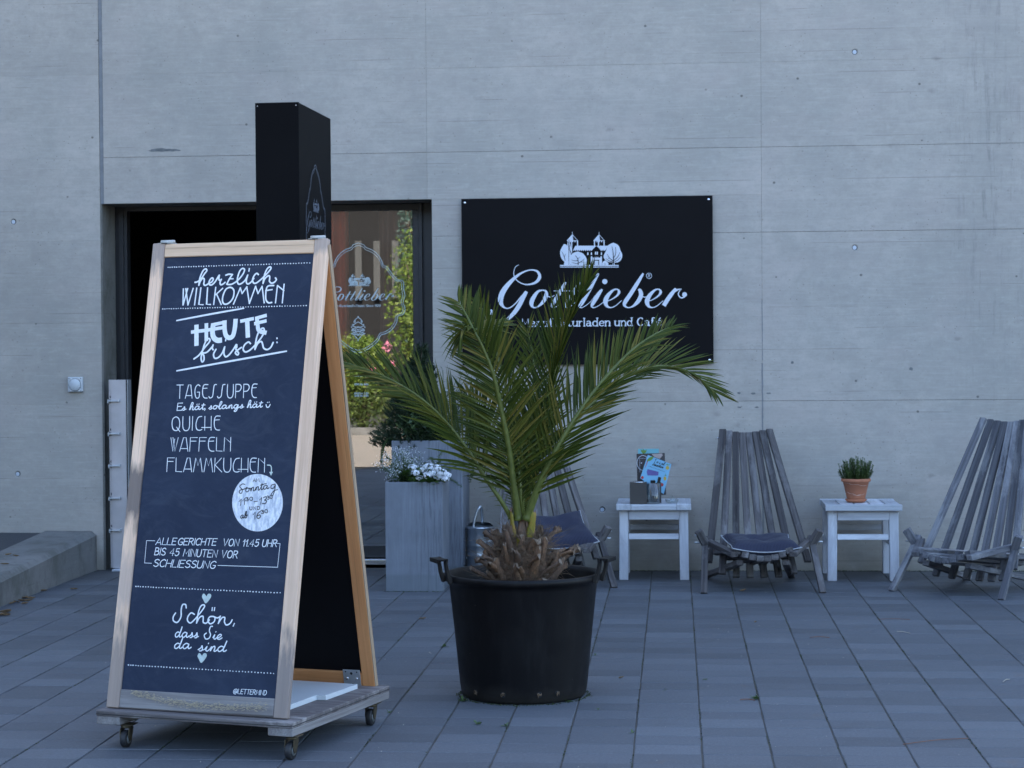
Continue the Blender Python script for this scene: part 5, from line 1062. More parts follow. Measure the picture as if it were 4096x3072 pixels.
# trailing stems
def trail(lab, x0, y0, z0, dirx, n_, L):
    t = thing('trailing_plant', lab, 'plant', (x0, y0, z0)); b = MB(); lb = MB()
    for k in range(n_):
        l_ = L*random.uniform(.5, 1); xo = random.uniform(-.02, .02); pts = [(0, xo, 0), (dirx*.04, xo-.01, .01), (dirx*(.06+random.uniform(0, .03)), xo-.02, -l_*.4), (dirx*(.05+random.uniform(-.02, .04)), xo-.02, -l_)]
        P = [Vector(q) for q in catmull(pts, 7)]; b.tube(P, .0012, 4)
        for p in P:
            for s_ in (-1, 1): q = p+Vector((s_*.009, 0, .002)); lb.add([p, p+Vector((s_*.004, -.003, .004)), q, p+Vector((s_*.004, .003, -.004))], [(0, 1, 2, 3)])
    b.put('stems', M['stem'], t); lb.put('foliage', M['herb'], t)
trail('thin trailing stems over the left rim of the taller planter', PRR[0]+.015, PRR[1]+.05, PRR[4], -1, 5, .2); trail('thin trailing stems over the right rim of the taller planter', PRR[0]+.42, PRR[1]+.05, PRR[4], 1, 5, .3)
# fine white flowers + verbena in the front planter
FX, FY, FZ = PF[0], PF[1], PF[4]
t = thing('white_euphorbia', 'cloud of tiny white flowers at the left of the shorter planter', 'plant', (FX+.105, FY+.13, FZ-.03)); b = MB(); lb = MB(); fb = MB()
for _ in range(150):
    a = random.uniform(0, 6.283); el = random.uniform(.35, 1.5); L = random.uniform(.1, .23); p1 = Vector((math.cos(a)*math.cos(el)*L, math.sin(a)*math.cos(el)*L*.8, math.sin(el)*L)); b.tube([(0, 0, 0), p1*.55+Vector((0, 0, .02)), p1], [.0014, .001, .0006], 3)
    for k in range(9): q = p1*random.uniform(.3, 1)+Vector((random.gauss(0, .012), random.gauss(0, .012), random.gauss(0, .012))); leaves(lb, q, (.004, .004, .004), 1, .009, 0, .35)
    for k in range(7):
        q = p1+Vector((random.gauss(0, .011), random.gauss(0, .011), random.gauss(0, .011))); e = random.uniform(.0018, .0032); d = Vector((random.gauss(0, 1), -1, random.gauss(0, 1))).normalized(); s = d.cross(Vector((0, 0, 1))).normalized()*e; u = d.cross(s).normalized()*e; fb.add([q-s, q-u, q+s, q+u], [(0, 1, 2, 3)])
b.put('stems', M['stem'], t); lb.put('foliage', M['herb'], t); fb.put('blossoms', M['petal'], t)
t = thing('white_verbena', 'white verbena in full bloom at the right of the shorter planter', 'plant', (FX+.235, FY+.07, FZ-.03)); b = MB(); lb = MB()
for _ in range(90):
    a = random.uniform(0, 6.283); L = random.uniform(.04, .13); p1 = Vector((math.cos(a)*L*1.05, math.sin(a)*L*.8, random.uniform(.02, .1))); b.tube([(0, 0, 0), p1*.5+Vector((0, 0, .015)), p1], [.0015, .0013, .001], 3)
    for k in range(4):
        q = p1*random.uniform(.5, 1.05); d = Vector((random.gauss(0, 1), random.gauss(-.5, 1), random.gauss(.3, .5))).normalized(); s = d.cross(Vector((0, .3, 1))).normalized(); L2 = random.uniform(.026, .045)
        lb.add([q, q+d*L2*.35+s*L2*.3, q+d*L2*.55+s*L2*.18, q+d*L2*.7+s*L2*.3, q+d*L2, q+d*L2*.7-s*L2*.3, q+d*L2*.55-s*L2*.18, q+d*L2*.35-s*L2*.3], [(0, 1, 2, 3, 4, 5, 6, 7)])
b.put('stems', M['stem'], t); lb.put('foliage', M['vleaf'], t)
for (x, z, r_) in ((-.075, .115, .026), (-.055, .085, .024), (-.02, .1, .018), (-.035, .055, .022), (.02, .115, .036), (.065, .11, .034), (.04, .085, .034), (.095, .085, .034), (.075, .06, .03), (.125, .07, .026), (.015, .07, .03), (.12, .05, .022)):
    fb = MB(); c_ = Vector((x, random.uniform(-.09, -.05), z))
    for _ in range(24):
        d = Vector((random.gauss(0, 1), random.gauss(-.7, .8), random.gauss(.4, .8))).normalized(); q = c_+Vector((d.x*r_, d.y*r_*.6, d.z*r_*.6)); s = d.cross(Vector((0, 0, 1))).normalized(); u = d.cross(s).normalized(); e = .0075
        for k in range(5):
            a = k*1.2566; v = s*math.cos(a)+u*math.sin(a); w_ = s*-math.sin(a)+u*math.cos(a); fb.add([q, q+v*e*.7+w_*e*.42+d*.001, q+v*e*1.25+d*.0015*random.random(), q+v*e*.7-w_*e*.42+d*.001], [(0, 1, 2, 3)])
    fb.put('flower_head', M['petal'], t)
t = thing('asparagus_fern', 'feathery green sprays leaning over the right edge of the shorter planter', 'plant', (FX+.27, FY+.2, FZ-.03)); b = MB(); lb = MB()
for (x, y, z) in ((.03, .0, .14), (-.03, .02, .16), (.11, -.05, .13), (.14, -.1, .02), (.17, -.14, .0), (-.08, .0, .13), (.05, .03, .2), (.12, -.02, .1)):
    P = [Vector(q) for q in catmull([(0, 0, 0), (x*.4, y*.5, max(z, .06)*.8), (x, y, z)], 9)]; b.tube(P, .0011, 4)
    for p in P[4:]:
        for _ in range(16): needle(lb, p, Vector((random.gauss(0, 1), random.gauss(0, .7), random.gauss(0, .8))), random.uniform(.01, .024), .0008)
b.put('stems', M['stem'], t); lb.put('foliage', M['herb'], t)

# ================================================================== WATERING CAN
wl = W(1868, 2230, 12.1); wr = W(1975, 2230, 12.1); wt = W(1900, 2098, 12.1)
t = thing('watering_can', 'galvanised metal watering can standing between the planters and the first chair', 'watering can', ((wl.x+wr.x)/2, 12.1, 0)); rr = (wr.x-wl.x)/2; hz = wt.z
M['galv'] = simple('zinc_can', (.5, .53, .56), .3, .85, .2, 14, .15)
b = MB(); b.lathe([(0, .004), (rr, .004), (rr+.003, .01), (rr, .016), (rr, hz*.42), (rr+.003, hz*.44), (rr, hz*.46), (rr, hz*.6), (rr+.003, hz*.62), (rr, hz*.64), (rr, hz*.92), (rr+.004, hz*.94), (rr+.003, hz*.965), (rr-.006, hz*.965), (0, hz*.985)], 44); b.put('can_body', M['galv'], t)
b = MB(); b.lathe([(rr, hz*.96), (rr*.75, hz*1.03), (rr*.2, hz*1.05), (0, hz*1.05)], 30); me = b.mesh(); bm = bmesh.new(); bm.from_mesh(me); bmesh.ops.delete(bm, geom=[f for f in bm.faces if f.calc_center_median().y < -.004], context='FACES'); bm.to_mesh(me); bm.free(); put('half_lid', me, M['galv'], t)
b = MB(); b.tube(catmull([(-rr*.55, -.02, hz*.80), (-rr*.5, -.02, hz*.93), (-rr*.3, -.01, hz*1.17), (-rr*.02, .0, hz*1.32), (rr*.1, .02, hz*1.27), (rr*.12, .04, hz*1.0)], 6), .009, 10); b.tube(catmull([(-rr*.62, -.015, hz*.76), (-rr*.55, -.018, hz*.86)], 4), .016, 10); b.put('top_handle', M['galv'], t)
b = MB(); b.tube(catmull([(-rr*.95, .02, hz*.9), (-rr*1.35, .03, hz*.86), (-rr*1.3, .03, hz*.5), (-rr, .02, hz*.35)], 6), .007, 8); b.put('side_handle', M['galv'], t)
b = MB(); b.tube([(rr*.9, .03, .06), (rr*1.9, .06, hz*.62), (rr*2.6, .08, hz*.95)], [.022, .014, .01], 12); b.lathe([(.01, 0), (.035, .035), (.035, .04), (0, .042)], 20, (rr*2.6, .08, hz*.95)); b.put('spout', M['galv'], t)

# ================================================================== SLATTED WOODEN CHAIRS
M['chairw'] = wood('weathered_chair_wood', (.135, .122, .12), (.042, .038, .04), grain=34, worn=(.19, .18, .18), bump=.8)
M['chairb'] = wood('silvered_chair_wood', (.17, .17, .185), (.06, .06, .07), grain=34, worn=(.25, .25, .26), bump=.6)
def chair(lab, ox, oy, rz, topy, topz, mat, lean=0):
    t = thing('slatted_chair', lab, 'chair', (ox, oy, 0), rz, 'weathered slatted wooden chairs along the wall')
    N_ = 8; sw = .041
    # back slats fan out downwards
    HY, HZ = .30, .205
    for k in range(N_):
        s = (k-(N_-1)/2)/((N_-1)/2); xt = s*.141; xb = s*.275; curve = (s*s)*.045; up = .012*abs(s)+.012*s*s
        p1 = Vector((xt, topy-curve*.8, topz+up)); p0 = Vector((xb, HY+.02-curve*.3+.05*(1-s*s), HZ-.05+curve*1.5-.03*(1-s*s))); d = (p1-p0).normalized()
        ext = .16*(1-.35*s*s); q0 = p0-d*ext*.9
        if q0.z < .055+.03*s*s: q0 = p0-d*((p0.z-.055-.03*s*s)/d.z)
        beam('back_slat', q0, p1, sw, .024, mat, t, (1, s*.25, 0))
    # seat slats: tight at the front, open at the back, curved like a dish
    for k in range(N_):
        s = (k-(N_-1)/2)/((N_-1)/2); s2 = s*1.0
        xf = s2*.147; xr = s2*.245+.018; dish = s*s*.055
        pf = Vector((xf, -.04+.02*s*s, .202+dish*.8)); pr = Vector((xr, .56, .115+dish*1.2))
        beam('seat_slat', pf, pr, sw, .034, mat, t, (1, 0, s*.3))
    for sg in (-1, 1):
        # outer seat rails, front legs, rear legs, hip blocks
        beam('seat_rail', (sg*.165, -.035, .226), (sg*.292, .27, .272), .03, .045, mat, t, (0, 0, 1))
        beam('front_leg', (sg*.338, .0, .0), (sg*.306, .27, .30), .037, .026, mat, t, (1, 0, 0))
        beam('rear_leg', (sg*.13, .02, .175), (sg*.262, .80, .012), .042, .03, mat, t, (1, 0, 0))
        beam('hip_block', (sg*.300, .235, .245), (sg*.350, .20, .34), .045, .034, mat, t, (1, .3, 0))
        for (y, z) in ((.21, .315), (.235, .27)):
            b = MB(); b.tube([(sg*.33, y, z), (sg*.372, y-.003, z)], .0055, 8); b.put('bolt', M['steel'], t)
        b = MB(); b.tube([(sg*.14, topy-.05, topz-.025), (sg*.168, topy-.05, topz-.025)], .005, 8); b.lathe([(0, -.008), (.007, -.004), (.007, .004), (0, .008)], 10, (sg*.172, topy-.05, topz-.025)); b.put('rod_nut', M['alu'], t)
    b = MB(); b.tube([(-.3, HY, HZ+.02), (.3, HY, HZ+.02)], .005, 8); b.tube([(-.17, .03, .235), (0, .03, .2), (.17, .03, .235)], .005, 8); b.put('threaded_rod', M['steel_r'], t)
    return t
c2 = chair('slatted chair with navy cushion between the two white stools', .49, 11.385, R(4), .93, .872, M['chairw'])
c3 = chair('empty silver-grey slatted chair at the right edge, turned to the left', 1.497, 11.295, R(-35), .80, .945, M['chairb'])
c1 = chair('slatted chair with navy cushion half hidden behind the palm', -.69, 11.546, R(15), .80, .875, M['chairw'])
# cushions
n = NT('navy_corduroy'); wv = n.n('TexWave'); wv.inputs['Scale'].default_value = 38; wv.inputs['Distortion'].default_value = .6; n.l(n.coord('Object'), wv.inputs['Vector'])
f = n.noise(n.coord('Object'), 12, 4); n.col(n.mix(n.ramp(wv.outputs['Fac'], [(.2, 0), (.8, 1)]), (.02, .022, .04), (.044, .047, .076))).rough(.9).spec(.2); n.b.inputs['Sheen Weight'].default_value = .08; n.bump(wv.outputs['Fac'], .5, .002); M['cord'] = n.m
M['piping'] = simple('cream_piping', (.42, .43, .45), .8, 0, .05, 40, .1)
def cushion(lab, loc, rot, S=.2, bend=.05, lift=0):
    t = thing('seat_cushion', lab, 'cushion', loc, group='navy cushions on the chairs'); t.rotation_euler = rot; K = 22; top = []; bot = []
    def edge(u, v):
        r_ = 1-.10*(1-u*u)*abs(v)-.10*(1-v*v)*abs(u); x = u*S*r_; y = v*S*r_; z = bend*(u*u)+lift*max(0, v)**2; return x, y, z
    for i in range(K+1):
        for j in range(K+1):
            u = i/K*2-1; v = j/K*2-1; x, y, z = edge(u, v); h = .062*((1-u**4)*(1-v**4))**.5*(1-.45*math.exp(-(u*u+v*v)*9)); h += .004*math.sin(u*9+v*5)*(1-u*u)*(1-v*v)+.003*math.sin(v*13-u*4)*(1-u*u)
            top.append((x, y, z+h)); bot.append((x, y, z-h*.6))
    b = MB(); F = [(i*(K+1)+j, (i+1)*(K+1)+j, (i+1)*(K+1)+j+1, i*(K+1)+j+1) for i in range(K) for j in range(K)]; b.add(top, F, True); b.add(bot, [f[::-1] for f in F], True); b.put('cushion_cover', M['cord'], t)
    ring = [edge(-1+2*k/20, -1) for k in range(20)]+[edge(1, -1+2*k/20) for k in range(20)]+[edge(1-2*k/20, 1) for k in range(20)]+[edge(-1, 1-2*k/20) for k in range(21)]
    b = MB(); b.tube(ring, .0030, 6, False); b.put('piping', M['piping'], t)
Mc = Matrix.Translation((.49, 11.385, 0)) @ Matrix.Rotation(R(4), 4, 'Z'); q = Mc @ Vector((.005, .17, .238)); cushion('navy cushion with pale piping on the chair between the two stools', q, (R(1), 0, R(8)), .2, .028, .03)
Mc = Matrix.Translation((-.69, 11.546, 0)) @ Matrix.Rotation(R(15), 4, 'Z'); q = Mc @ Vector((.06, .25, .29)); cushion('navy cushion with pale piping on the chair behind the palm', q, (R(20), R(-4), R(20)), .19, .03, .03)

# ================================================================== WHITE STOOLS
M['whitew'] = wood('white_painted_wood', (.6, .61, .64), (.44, .45, .49), worn=(.42, .42, .45), grain=18, rough=.55, bump=.3); M['whitet'] = wood('worn_white_top', (.58, .6, .63), (.42, .44, .48), grain=26, worn=(.36, .37, .4), rough=.6, bump=.35)
def stool(lab, x0, yf, w, d, h, style):
    t = thing('wooden_stool', lab, 'stool', (x0, yf, 0), group='white wooden stools used as tables'); lt = .036; lw = .055
    if style == 0:
        for a, c in ((0, .088), (.0895, w-.0875), (w-.086, w)): beam('top_board', ((a+c)/2, -.025, h-lt/2), ((a+c)/2, d+.02, h-lt/2), c-a, lt, M['whitet'], t, (1, 0, 0), bev=.003) if (c-a) < .1 else beam('top_board', (a, d/2, h-lt/2-.001), (c, d/2, h-lt/2-.001), d+.045, lt-.002, M['whitet'], t, (0, 1, 0), bev=.003)
    else:
        beam('top_board', (0, -.0, h-lt/2), (w, -.0, h-lt/2), .05, lt, M['whitet'], t, (0, 1, 0)); beam('top_board', (0, d-.03, h-lt/2), (w, d-.03, h-lt/2), .05, lt, M['whitet'], t, (0, 1, 0))
        for k in range(5): x_ = w/5*(k+.5); beam('top_slat', (x_, .026, h-lt/2-.001), (x_, d-.056, h-lt/2-.001), w/5-.008, lt-.002, M['whitet'], t, (1, 0, 0))
    ins = .018
    for sx in (0, 1):
        for sy in (0, 1):
            xx = ins+lw/2 if sx == 0 else w-ins-lw/2; yy = .02+lw/2 if sy == 0 else d-.03; beam('leg', (xx+(-.004 if sx == 0 else .004), yy, 0), (xx, yy, h-lt-.0005), lw, lw*.85, M['whitew'], t, (1, 0, 0), bev=.003)
    for y in (.03, d-.03): beam('apron', (ins+lw+.001, y, h-lt-.031), (w-ins-lw-.001, y, h-lt-.031), .058, .022, M['whitew'], t, (0, 0, 1))
    for x_ in (ins+.03, w-ins-.03): beam('side_apron', (x_, .06, h-lt-.032), (x_, d-.06, h-lt-.032), .058, .022, M['whitew'], t, (0, 0, 1)); beam('side_stretcher', (x_, .06, .215), (x_, d-.06, .215), .034, .022, M['whitew'], t, (0, 0, 1))
    beam('stretcher', (ins+lw+.001, .045, .262), (w-ins-lw-.001, .045, .262), .034, .024, M['whitew'], t, (0, 0, 1)); beam('stretcher', (ins+lw+.001, d-.035, .285), (w-ins-lw-.001, d-.035, .285), .034, .024, M['whitew'], t, (0, 0, 1))
    return t
S1 = (-.362, 12.015, .45, .46, .461); S2 = (.884, 11.975, .452, .48, .459)
stool('white wooden stool carrying the drinks cards, beside the first chair', *S1, 0); stool('white slatted stool carrying the small herb pot', *S2, 1)
# ------------------------------------------------------------------ herb in terracotta pot
M['terra'] = simple('terracotta', (.42, .16, .085), .8, 0, .12, 18, .2)
ps = W(3424, 1994, 12.17); pz = S2[4]
t = thing('herb_pot', 'small terracotta pot and saucer with bushy thyme on the slatted stool', 'potted herb', (ps.x, 12.17, pz+.001))
b = MB(); b.lathe([(0, 0), (.052, 0), (.064, .012), (.066, .018), (.061, .019), (.056, .01), (0, .009)], 40); b.put('saucer', M['terra'], t)
b = MB(); b.lathe([(0, .0095), (.05, .0095), (.054, .02), (.078, .122), (.0865, .124), (.089, .128), (.089, .14), (.086, .143), (.079, .143), (.075, .12), (0, .118)], 44); b.put('clay_pot', M['terra'], t)
M['scuff'] = simple('lime_scuff', (.6, .42, .34), .9, 0, .2, 60, .2)
b = MB()
for z0, z1, a0, a1 in ((.118, .10, -2.6, -.6), (.062, .04, -2.7, -1.2), (.045, .05, -1.9, -.7)):
    P = []
    for k in range(16): u = k/15; a = a0+(a1-a0)*u; z = z0+(z1-z0)*u+.002*math.sin(k); r_ = .054+(z-.02)*.2353+.0006; P.append((math.cos(a)*r_, math.sin(a)*r_, z))
    b.tube(P, .0009, 4)
b.put('scratches', M['scuff'], t)
b = MB(); lb = MB(); random.seed(41)
for _ in range(170):
    a = random.uniform(0, 6.283); r_ = random.random()**.5; L = random.uniform(.06, .155)*(1-.25*r_); p0 = Vector((math.cos(a)*r_*.055, math.sin(a)*r_*.055, .125)); p1 = Vector((math.cos(a)*r_*.105, math.sin(a)*r_*.09, .125+L)); pm = (p0+p1)/2+Vector((math.cos(a)*.008, math.sin(a)*.008, -.004)); P = [Vector(q) for q in catmull([tuple(p0), tuple(pm), tuple(p1)], 7)]
    b.tube(P, .0009, 3)
    for p in P[2:]:
        for k in range(4): d = Vector((random.gauss(0, 1), random.gauss(0, 1), random.gauss(.5, .5))).normalized(); s = d.cross(Vector((0, .2, 1))).normalized()*.0032; lb.add([p, p+d*.005+s*.8, p+d*.012, p+d*.005-s*.8], [(0, 1, 2, 3)])
b.put('stems', M['stem'], t); M['thyme'] = leafmat('thyme_leaves', (.06, .1, .03), (.16, .23, .07), .6); lb.put('foliage', M['thyme'], t)

# ------------------------------------------------------------------ things on the first stool
S1z = S1[4]+.0005
def on1(x, y, Y): q = W(x, y, Y); return q
a0 = on1(2519.4, 1997, 12.03); a1 = on1(2587, 1997, 12.03); at_ = on1(2519.4, 1922, 12.03)
t = thing('menu_box', 'dark grey square box with open round top at the left of the stool top', 'box', (a0.x, 12.03, S1z)); bw = a1.x-a0.x; bh = at_.z-S1z-.012
M['boxg'] = simple('dark_grey_card', (.052, .046, .042), .5, 0, .06, 5, 0)
b = MB(); n_ = 24; vs = [(0, 0, 0), (bw, 0, 0), (bw, .1, 0), (0, .1, 0), (0, 0, bh), (bw, 0, bh), (bw, .1, bh), (0, .1, bh)]; b.add(vs, [(0, 3, 2, 1), (0, 1, 5, 4), (1, 2, 6, 5), (2, 3, 7, 6), (3, 0, 4, 7)])
bx = b.put('box_body', M['boxg'], t)
b = MB(); b.box(.001, bw-.001, .001, .099, bh-.004, bh-.0005); b.put('box_top', M['boxg'], t); b = MB(); b.lathe([(.036, .001), (.040, .002), (.042, .001), (.042, -.001)], 28, (bw/2, .05, bh+.001)); b.put('inner_rim', M['alu'], t)
b = MB(); b.lathe([(0, .0004), (.036, .0004)], 28, (bw/2, .05, bh)); b.put('opening', M['dark_in'], t)
g = NT('clear_glass'); gl = g.n('BsdfGlossy'); gl.inputs['Roughness'].default_value = .02; tr = g.n('BsdfTransparent'); tr.inputs['Color'].default_value = (.92, .95, .95, 1); fz = g.n('LayerWeight'); fz.inputs[0].default_value = .35; mx = g.n('MixShader'); g.l(g.math('ADD', g.math('MULTIPLY', fz.outputs['Facing'], .5), .06), mx.inputs[0]); g.l(tr.outputs[0], mx.inputs[1]); g.l(gl.outputs[0], mx.inputs[2]); g.l(mx.outputs[0], g.out.inputs[0]); M['clear'] = g.m
g0 = on1(2614, 1994, 12.05); gt = on1(2614, 1932, 12.05); hg = gt.z-S1z
t = thing('sugar_glass', 'drinking glass stuffed with black sugar sachets on the stool', 'glass', (g0.x, 12.05, S1z))
b = MB(); b.lathe([(0, 0), (.036, 0), (.0375, .004), (.041, hg), (.0395, hg), (.036, .012), (0, .012)], 36); b.put('tumbler', M['clear'], t)
M['sachet'] = simple('black_sachet', (.012, .012, .013), .35, 0, .2, 30, .1)
random.seed(8)
for k in range(15):
    a = k*.42; x_ = math.cos(a)*.019*random.uniform(.5, 1); y_ = math.sin(a)*.019; hh = random.uniform(.108, .128); mt = Matrix.Translation((x_, y_, .014)) @ Matrix.Rotation(random.uniform(-.15, .15), 4, 'Y') @ Matrix.Rotation(random.uniform(-.1, .1), 4, 'X') @ Matrix.Rotation(random.uniform(-.8, .8), 4, 'Z')
    if k == 3: hh = .15; mt = Matrix.Translation((.006, -.004, .014)) @ Matrix.Rotation(.22, 4, 'Y')
    b = MB(); b.box(-.0095, .0095, -.0012, .0012, 0, hh, mt, ch=.0006); b.put('sachet', M['sachet'], t)
def card(name, lab, pts, Y, mat, thick=.0012, back=.0, cat='card'):
    """an upright card given by its four corners in the photo, standing at depth Y and leaning back"""
    q = [W(2400+x/3.6867, 1700+y/3.6867, Y) for x, y in pts]; o = q[3]; b = MB(); zmin = min(v.z for v in q)
    vs = []
    for dy in (0, thick):
        for v in q: vs.append((v.x-o.x, dy+(v.z-zmin)*back, v.z-o.z))
    b.add(vs, [(0, 1, 2, 3), (7, 6, 5, 4), (0, 4, 5, 1), (1, 5, 6, 2), (2, 6, 7, 3), (3, 7, 4, 0)])
    t = thing(name, lab, cat, (o.x, Y, o.z)); c_ = b.put('card_sheet', mat, t); return t, c_, o, zmin
def cink(card_, Y, back, mat, name, fn, base=.0004):
    t, c_, o, zmin = card_
    def mp(x, y): q = W(2400+x/3.6867, 1700+y/3.6867, Y); return (q.x-o.x, q.z-o.z)
    I = Ink(mp, None, base); fn(I)
    if back: I.b.v = [(v[0], v[1]+(v[2]+o.z-zmin)*back, v[2]) for v in I.b.v]
    I.put(name, mat, c_)
M['cblue'] = simple('sky_blue_card', (.2, .46, .66), .35, 0, .05, 4, 0); M['cteal'] = simple('teal_card', (.16, .42, .48), .35, 0, .05, 4, 0); M['cdark'] = simple('dark_photo_card', (.05, .045, .05), .3, 0, .5, 9, 0)
M['cgreen'] = simple('printed_green', (.14, .26, .05), .5); M['cyel'] = simple('printed_yellow', (.5, .36, .06), .5); M['cred'] = simple('printed_red', (.45, .05, .06), .5); M['cpur'] = simple('printed_violet', (.12, .1, .3), .5); M['ctan'] = simple('printed_tan', (.42, .34, .32), .5)
k0 = card('teal_card', 'teal card with a printed palm leaf, rearmost behind the glass', [(560,352),(868,350),(872,1010),(570,1012)], 12.20, M['cteal'])
cink(k0, 12.20, 0, M['cgreen'], 'printed_leaf', lambda I: [I.stroke([(640,415,20),(620,380,14),(595,358,4)]), I.stroke([(640,415,20),(640,375,16),(632,352,5)]), I.stroke([(645,415,18),(665,385,14),(690,362,4)]), I.poly([(600,380),(640,366),(688,378),(672,414),(625,416)])])
k1 = card('dark_card', 'dark photo card with a white ring, in the middle of the card stack', [(538,425),(955,412),(975,1030),(555,1035)], 12.17, M['cdark'])
cink(k1, 12.17, 0, M['print'], 'printed_ring', lambda I: [I.stroke([(632+90*math.cos(a*.21)*.95, 558+108*math.sin(a*.21)) for a in range(31)], 7), I.stroke([(585,490),(690,492)], 4), I.stroke([(585,490),(590,700)], 4), I.dot(612, 560, 9)])
cink(k1, 12.17, 0, M['ctan'], 'printed_table', lambda I: [I.poly([(760,428),(915,420),(925,450),(880,500),(800,470)])])
k2 = card('drinks_card', 'sky-blue drinks card with fruit and the words Tropical Sensation', [(705,440),(1052,578),(940,1020),(592,785)], 12.12, M['cblue'])
cink(k2, 12.12, 0, M['ink'], 'card_lettering', lambda I: [I.text('Tropical', (790,545), (945,595), 48, SCRIPT, 7, slant=.2, track=.0), I.text('Sensation', (772,592), (930,640), 46, SCRIPT, 7, slant=.2, track=.0), I.stroke([(718,604),(955,690)], 4), I.stroke([(735,612),(900,668)], 2.5)])
cink(k2, 12.12, 0, M['cgreen'], 'printed_parrot', lambda I: [I.poly([(690,535),(705,500),(745,470),(790,470),(775,500),(735,530)], True), I.stroke([(945,740,4),(975,750,9),(960,715,4)]), I.stroke([(975,580,5),(1000,590,12),(1035,578,4)]), I.stroke([(1000,592,9),(990,565,4)])])
cink(k2, 12.12, 0, M['cred'], 'printed_red_marks', lambda I: [I.stroke([(700,535,14),(685,580,10),(660,636,4)]), I.dot(912, 880, 26, 14), I.dot(625, 775, 22, 12)])
cink(k2, 12.12, 0, M['cyel'], 'printed_fruit', lambda I: [I.dot(995, 632, 26, 14, 30), I.dot(957, 790, 23, 14, 30)])
cink(k2, 12.12, 0, M['cpur'], 'printed_parcel', lambda I: [I.poly([(702,650),(865,690),(860,745),(700,745),(688,690)])])
t = thing('card_holder', 'small dark upright holder behind the sugar glass', 'card holder', (on1(2641, 1985, 12.11).x, 12.11, S1z)); b = MB(); b.box(-.006, .006, 0, .05, 0, .125, ch=.001); b.box(-.10, -.006, .044, .05, 0, .02, ch=.001); b.put('holder_body', M['boxg'], t)
d0 = on1(2688, 1985, 12.12)
t = thing('glass_dish', 'small clear glass dish with crumpled sweet wrapper at the right of the stool', 'dish', (d0.x, 12.12, S1z)); b = MB(); b.lathe([(0, 0), (.034, 0), (.04, .006), (.042, .02), (.04, .02), (.036, .006), (0, .004)], 32); b.put('dish_bowl', M['clear'], t)
b = MB(); random.seed(4); leaves(b, (0, 0, .024), (.016, .012, .016), 30, .012, .2); b.put('wrapper', M['clear'], t)

# ================================================================== SOCKET, FLOOD-BARRIER RAIL
q0 = W(276.7, 1567, YW); q1 = W(334, 1508, YW); sw_, sh_ = q1.x-q0.x, q1.z-q0.z
t = thing('outdoor_socket', 'square white outdoor socket with hinged lid on the left wall', 'socket', (q0.x, YW, q0.z))
M['sock'] = simple('grey_white_plastic', (.5, .53, .55), .4, 0, .05, 10, 0)
b = MB(); b.box(0, sw_, -.03, 0, 0, sh_, ch=.004); b.put('socket_box', M['sock'], t)
b = MB(); b.lathe([(.0, -.009), (.036, -.009), (.038, -.006), (.038, 0)], 36); me = b.mesh(); me.transform(Matrix.Translation((sw_/2, -.03, sh_/2-.002)) @ Matrix.Rotation(R(-90), 4, 'X') @ Matrix.Scale(-1, 4, (0, 0, 1)) @ Matrix.Scale(-1, 4, (0, 0, 1))); put('socket_lid', me, M['sock'], t)
b = MB(); b.lathe([(.0375, -.0005), (.0395, -.001), (.0405, -.0003)], 36); me = b.mesh(); me.transform(Matrix.Translation((sw_/2, -.0305, sh_/2-.002)) @ Matrix.Rotation(R(-90), 4, 'X')); put('lid_seam', me, M['frame_blk'], t)
for x_ in (.02, sw_-.02): b = MB(); b.box(x_-.006, x_+.006, -.036, -.03, sh_-.018, sh_-.004, ch=.001); b.put('lid_clip', M['sock'], t)
for x_ in (.009, sw_-.009):
    for z_ in (.009, sh_-.009): b = MB(); b.add([(x_+.0028*math.cos(k*.785), -.0304, z_+.0028*math.sin(k*.785)) for k in range(8)], [tuple(range(8))]); b.put('screw', M['frame_blk'], t)
RY = YW-.055; r0 = W(430, 1519.5, RY); r1 = W(502, 1519.5, RY); rz = r0.z
t = thing('flood_barrier_rail', 'vertical galvanised rail with five welded brackets at the left door jamb', 'rail', (r0.x, YW, 0)); rw = r1.x-r0.x
b = MB(); b.box(.022, rw, -.0545, -.050, .018, rz, ch=.0008); b.box(rw-.004, rw, -.050, .03, .018, rz, ch=.0008); b.box(0, .022, -.030, -.026, .018, rz, ch=.0008); b.box(.018, .022, -.050, -.03, .018, rz); b.box(0, .004, -.026, -.002, .018, rz); b.put('rail_channel', M['steel_r'], t)
b = MB(); b.box(rw+.0005, rw+.008, -.046, .03, .018, rz-.002); b.put('rubber_seal', M['rubber'], t); b = MB(); b.box(rw+.009, rw+.012, -.05, .03, .018, rz); b.put('outer_lip', M['steel'], t)
b = MB(); b.box(.03, rw+.02, -.12, -.02, .0, .016, ch=.004); b.put('foot_plate', M['steel'], t)
M['weld'] = simple('weld_bead', (.55, .6, .66), .35, .8, .2, 60, .4)
for k, y in enumerate((1604, 1735, 1863, 1993, 2121)):
    z_ = W(450, y, RY).z; br = put('bracket', None, parent=t, loc=(.01, -.031, z_)); b = MB(); b.box(-.003, .066, -.045, .0, -.004, .004, ch=.001); b.box(.062, .070, -.047, -.0, -.006, .010, ch=.001); b.box(-.006, .0, -.045, 0, -.014, .010); b.put('bracket_plate', M['steel'], br)
    b = MB(); b.lathe([(0, -.009), (.008, -.007), (.0105, 0)], 12); me = b.mesh(); me.transform(Matrix.Translation((.006, .0, .026)) @ Matrix.Rotation(R(-90), 4, 'X')); put('bolt', me, M['frame_blk'], br)
b = MB(); random.seed(6); z_ = .06
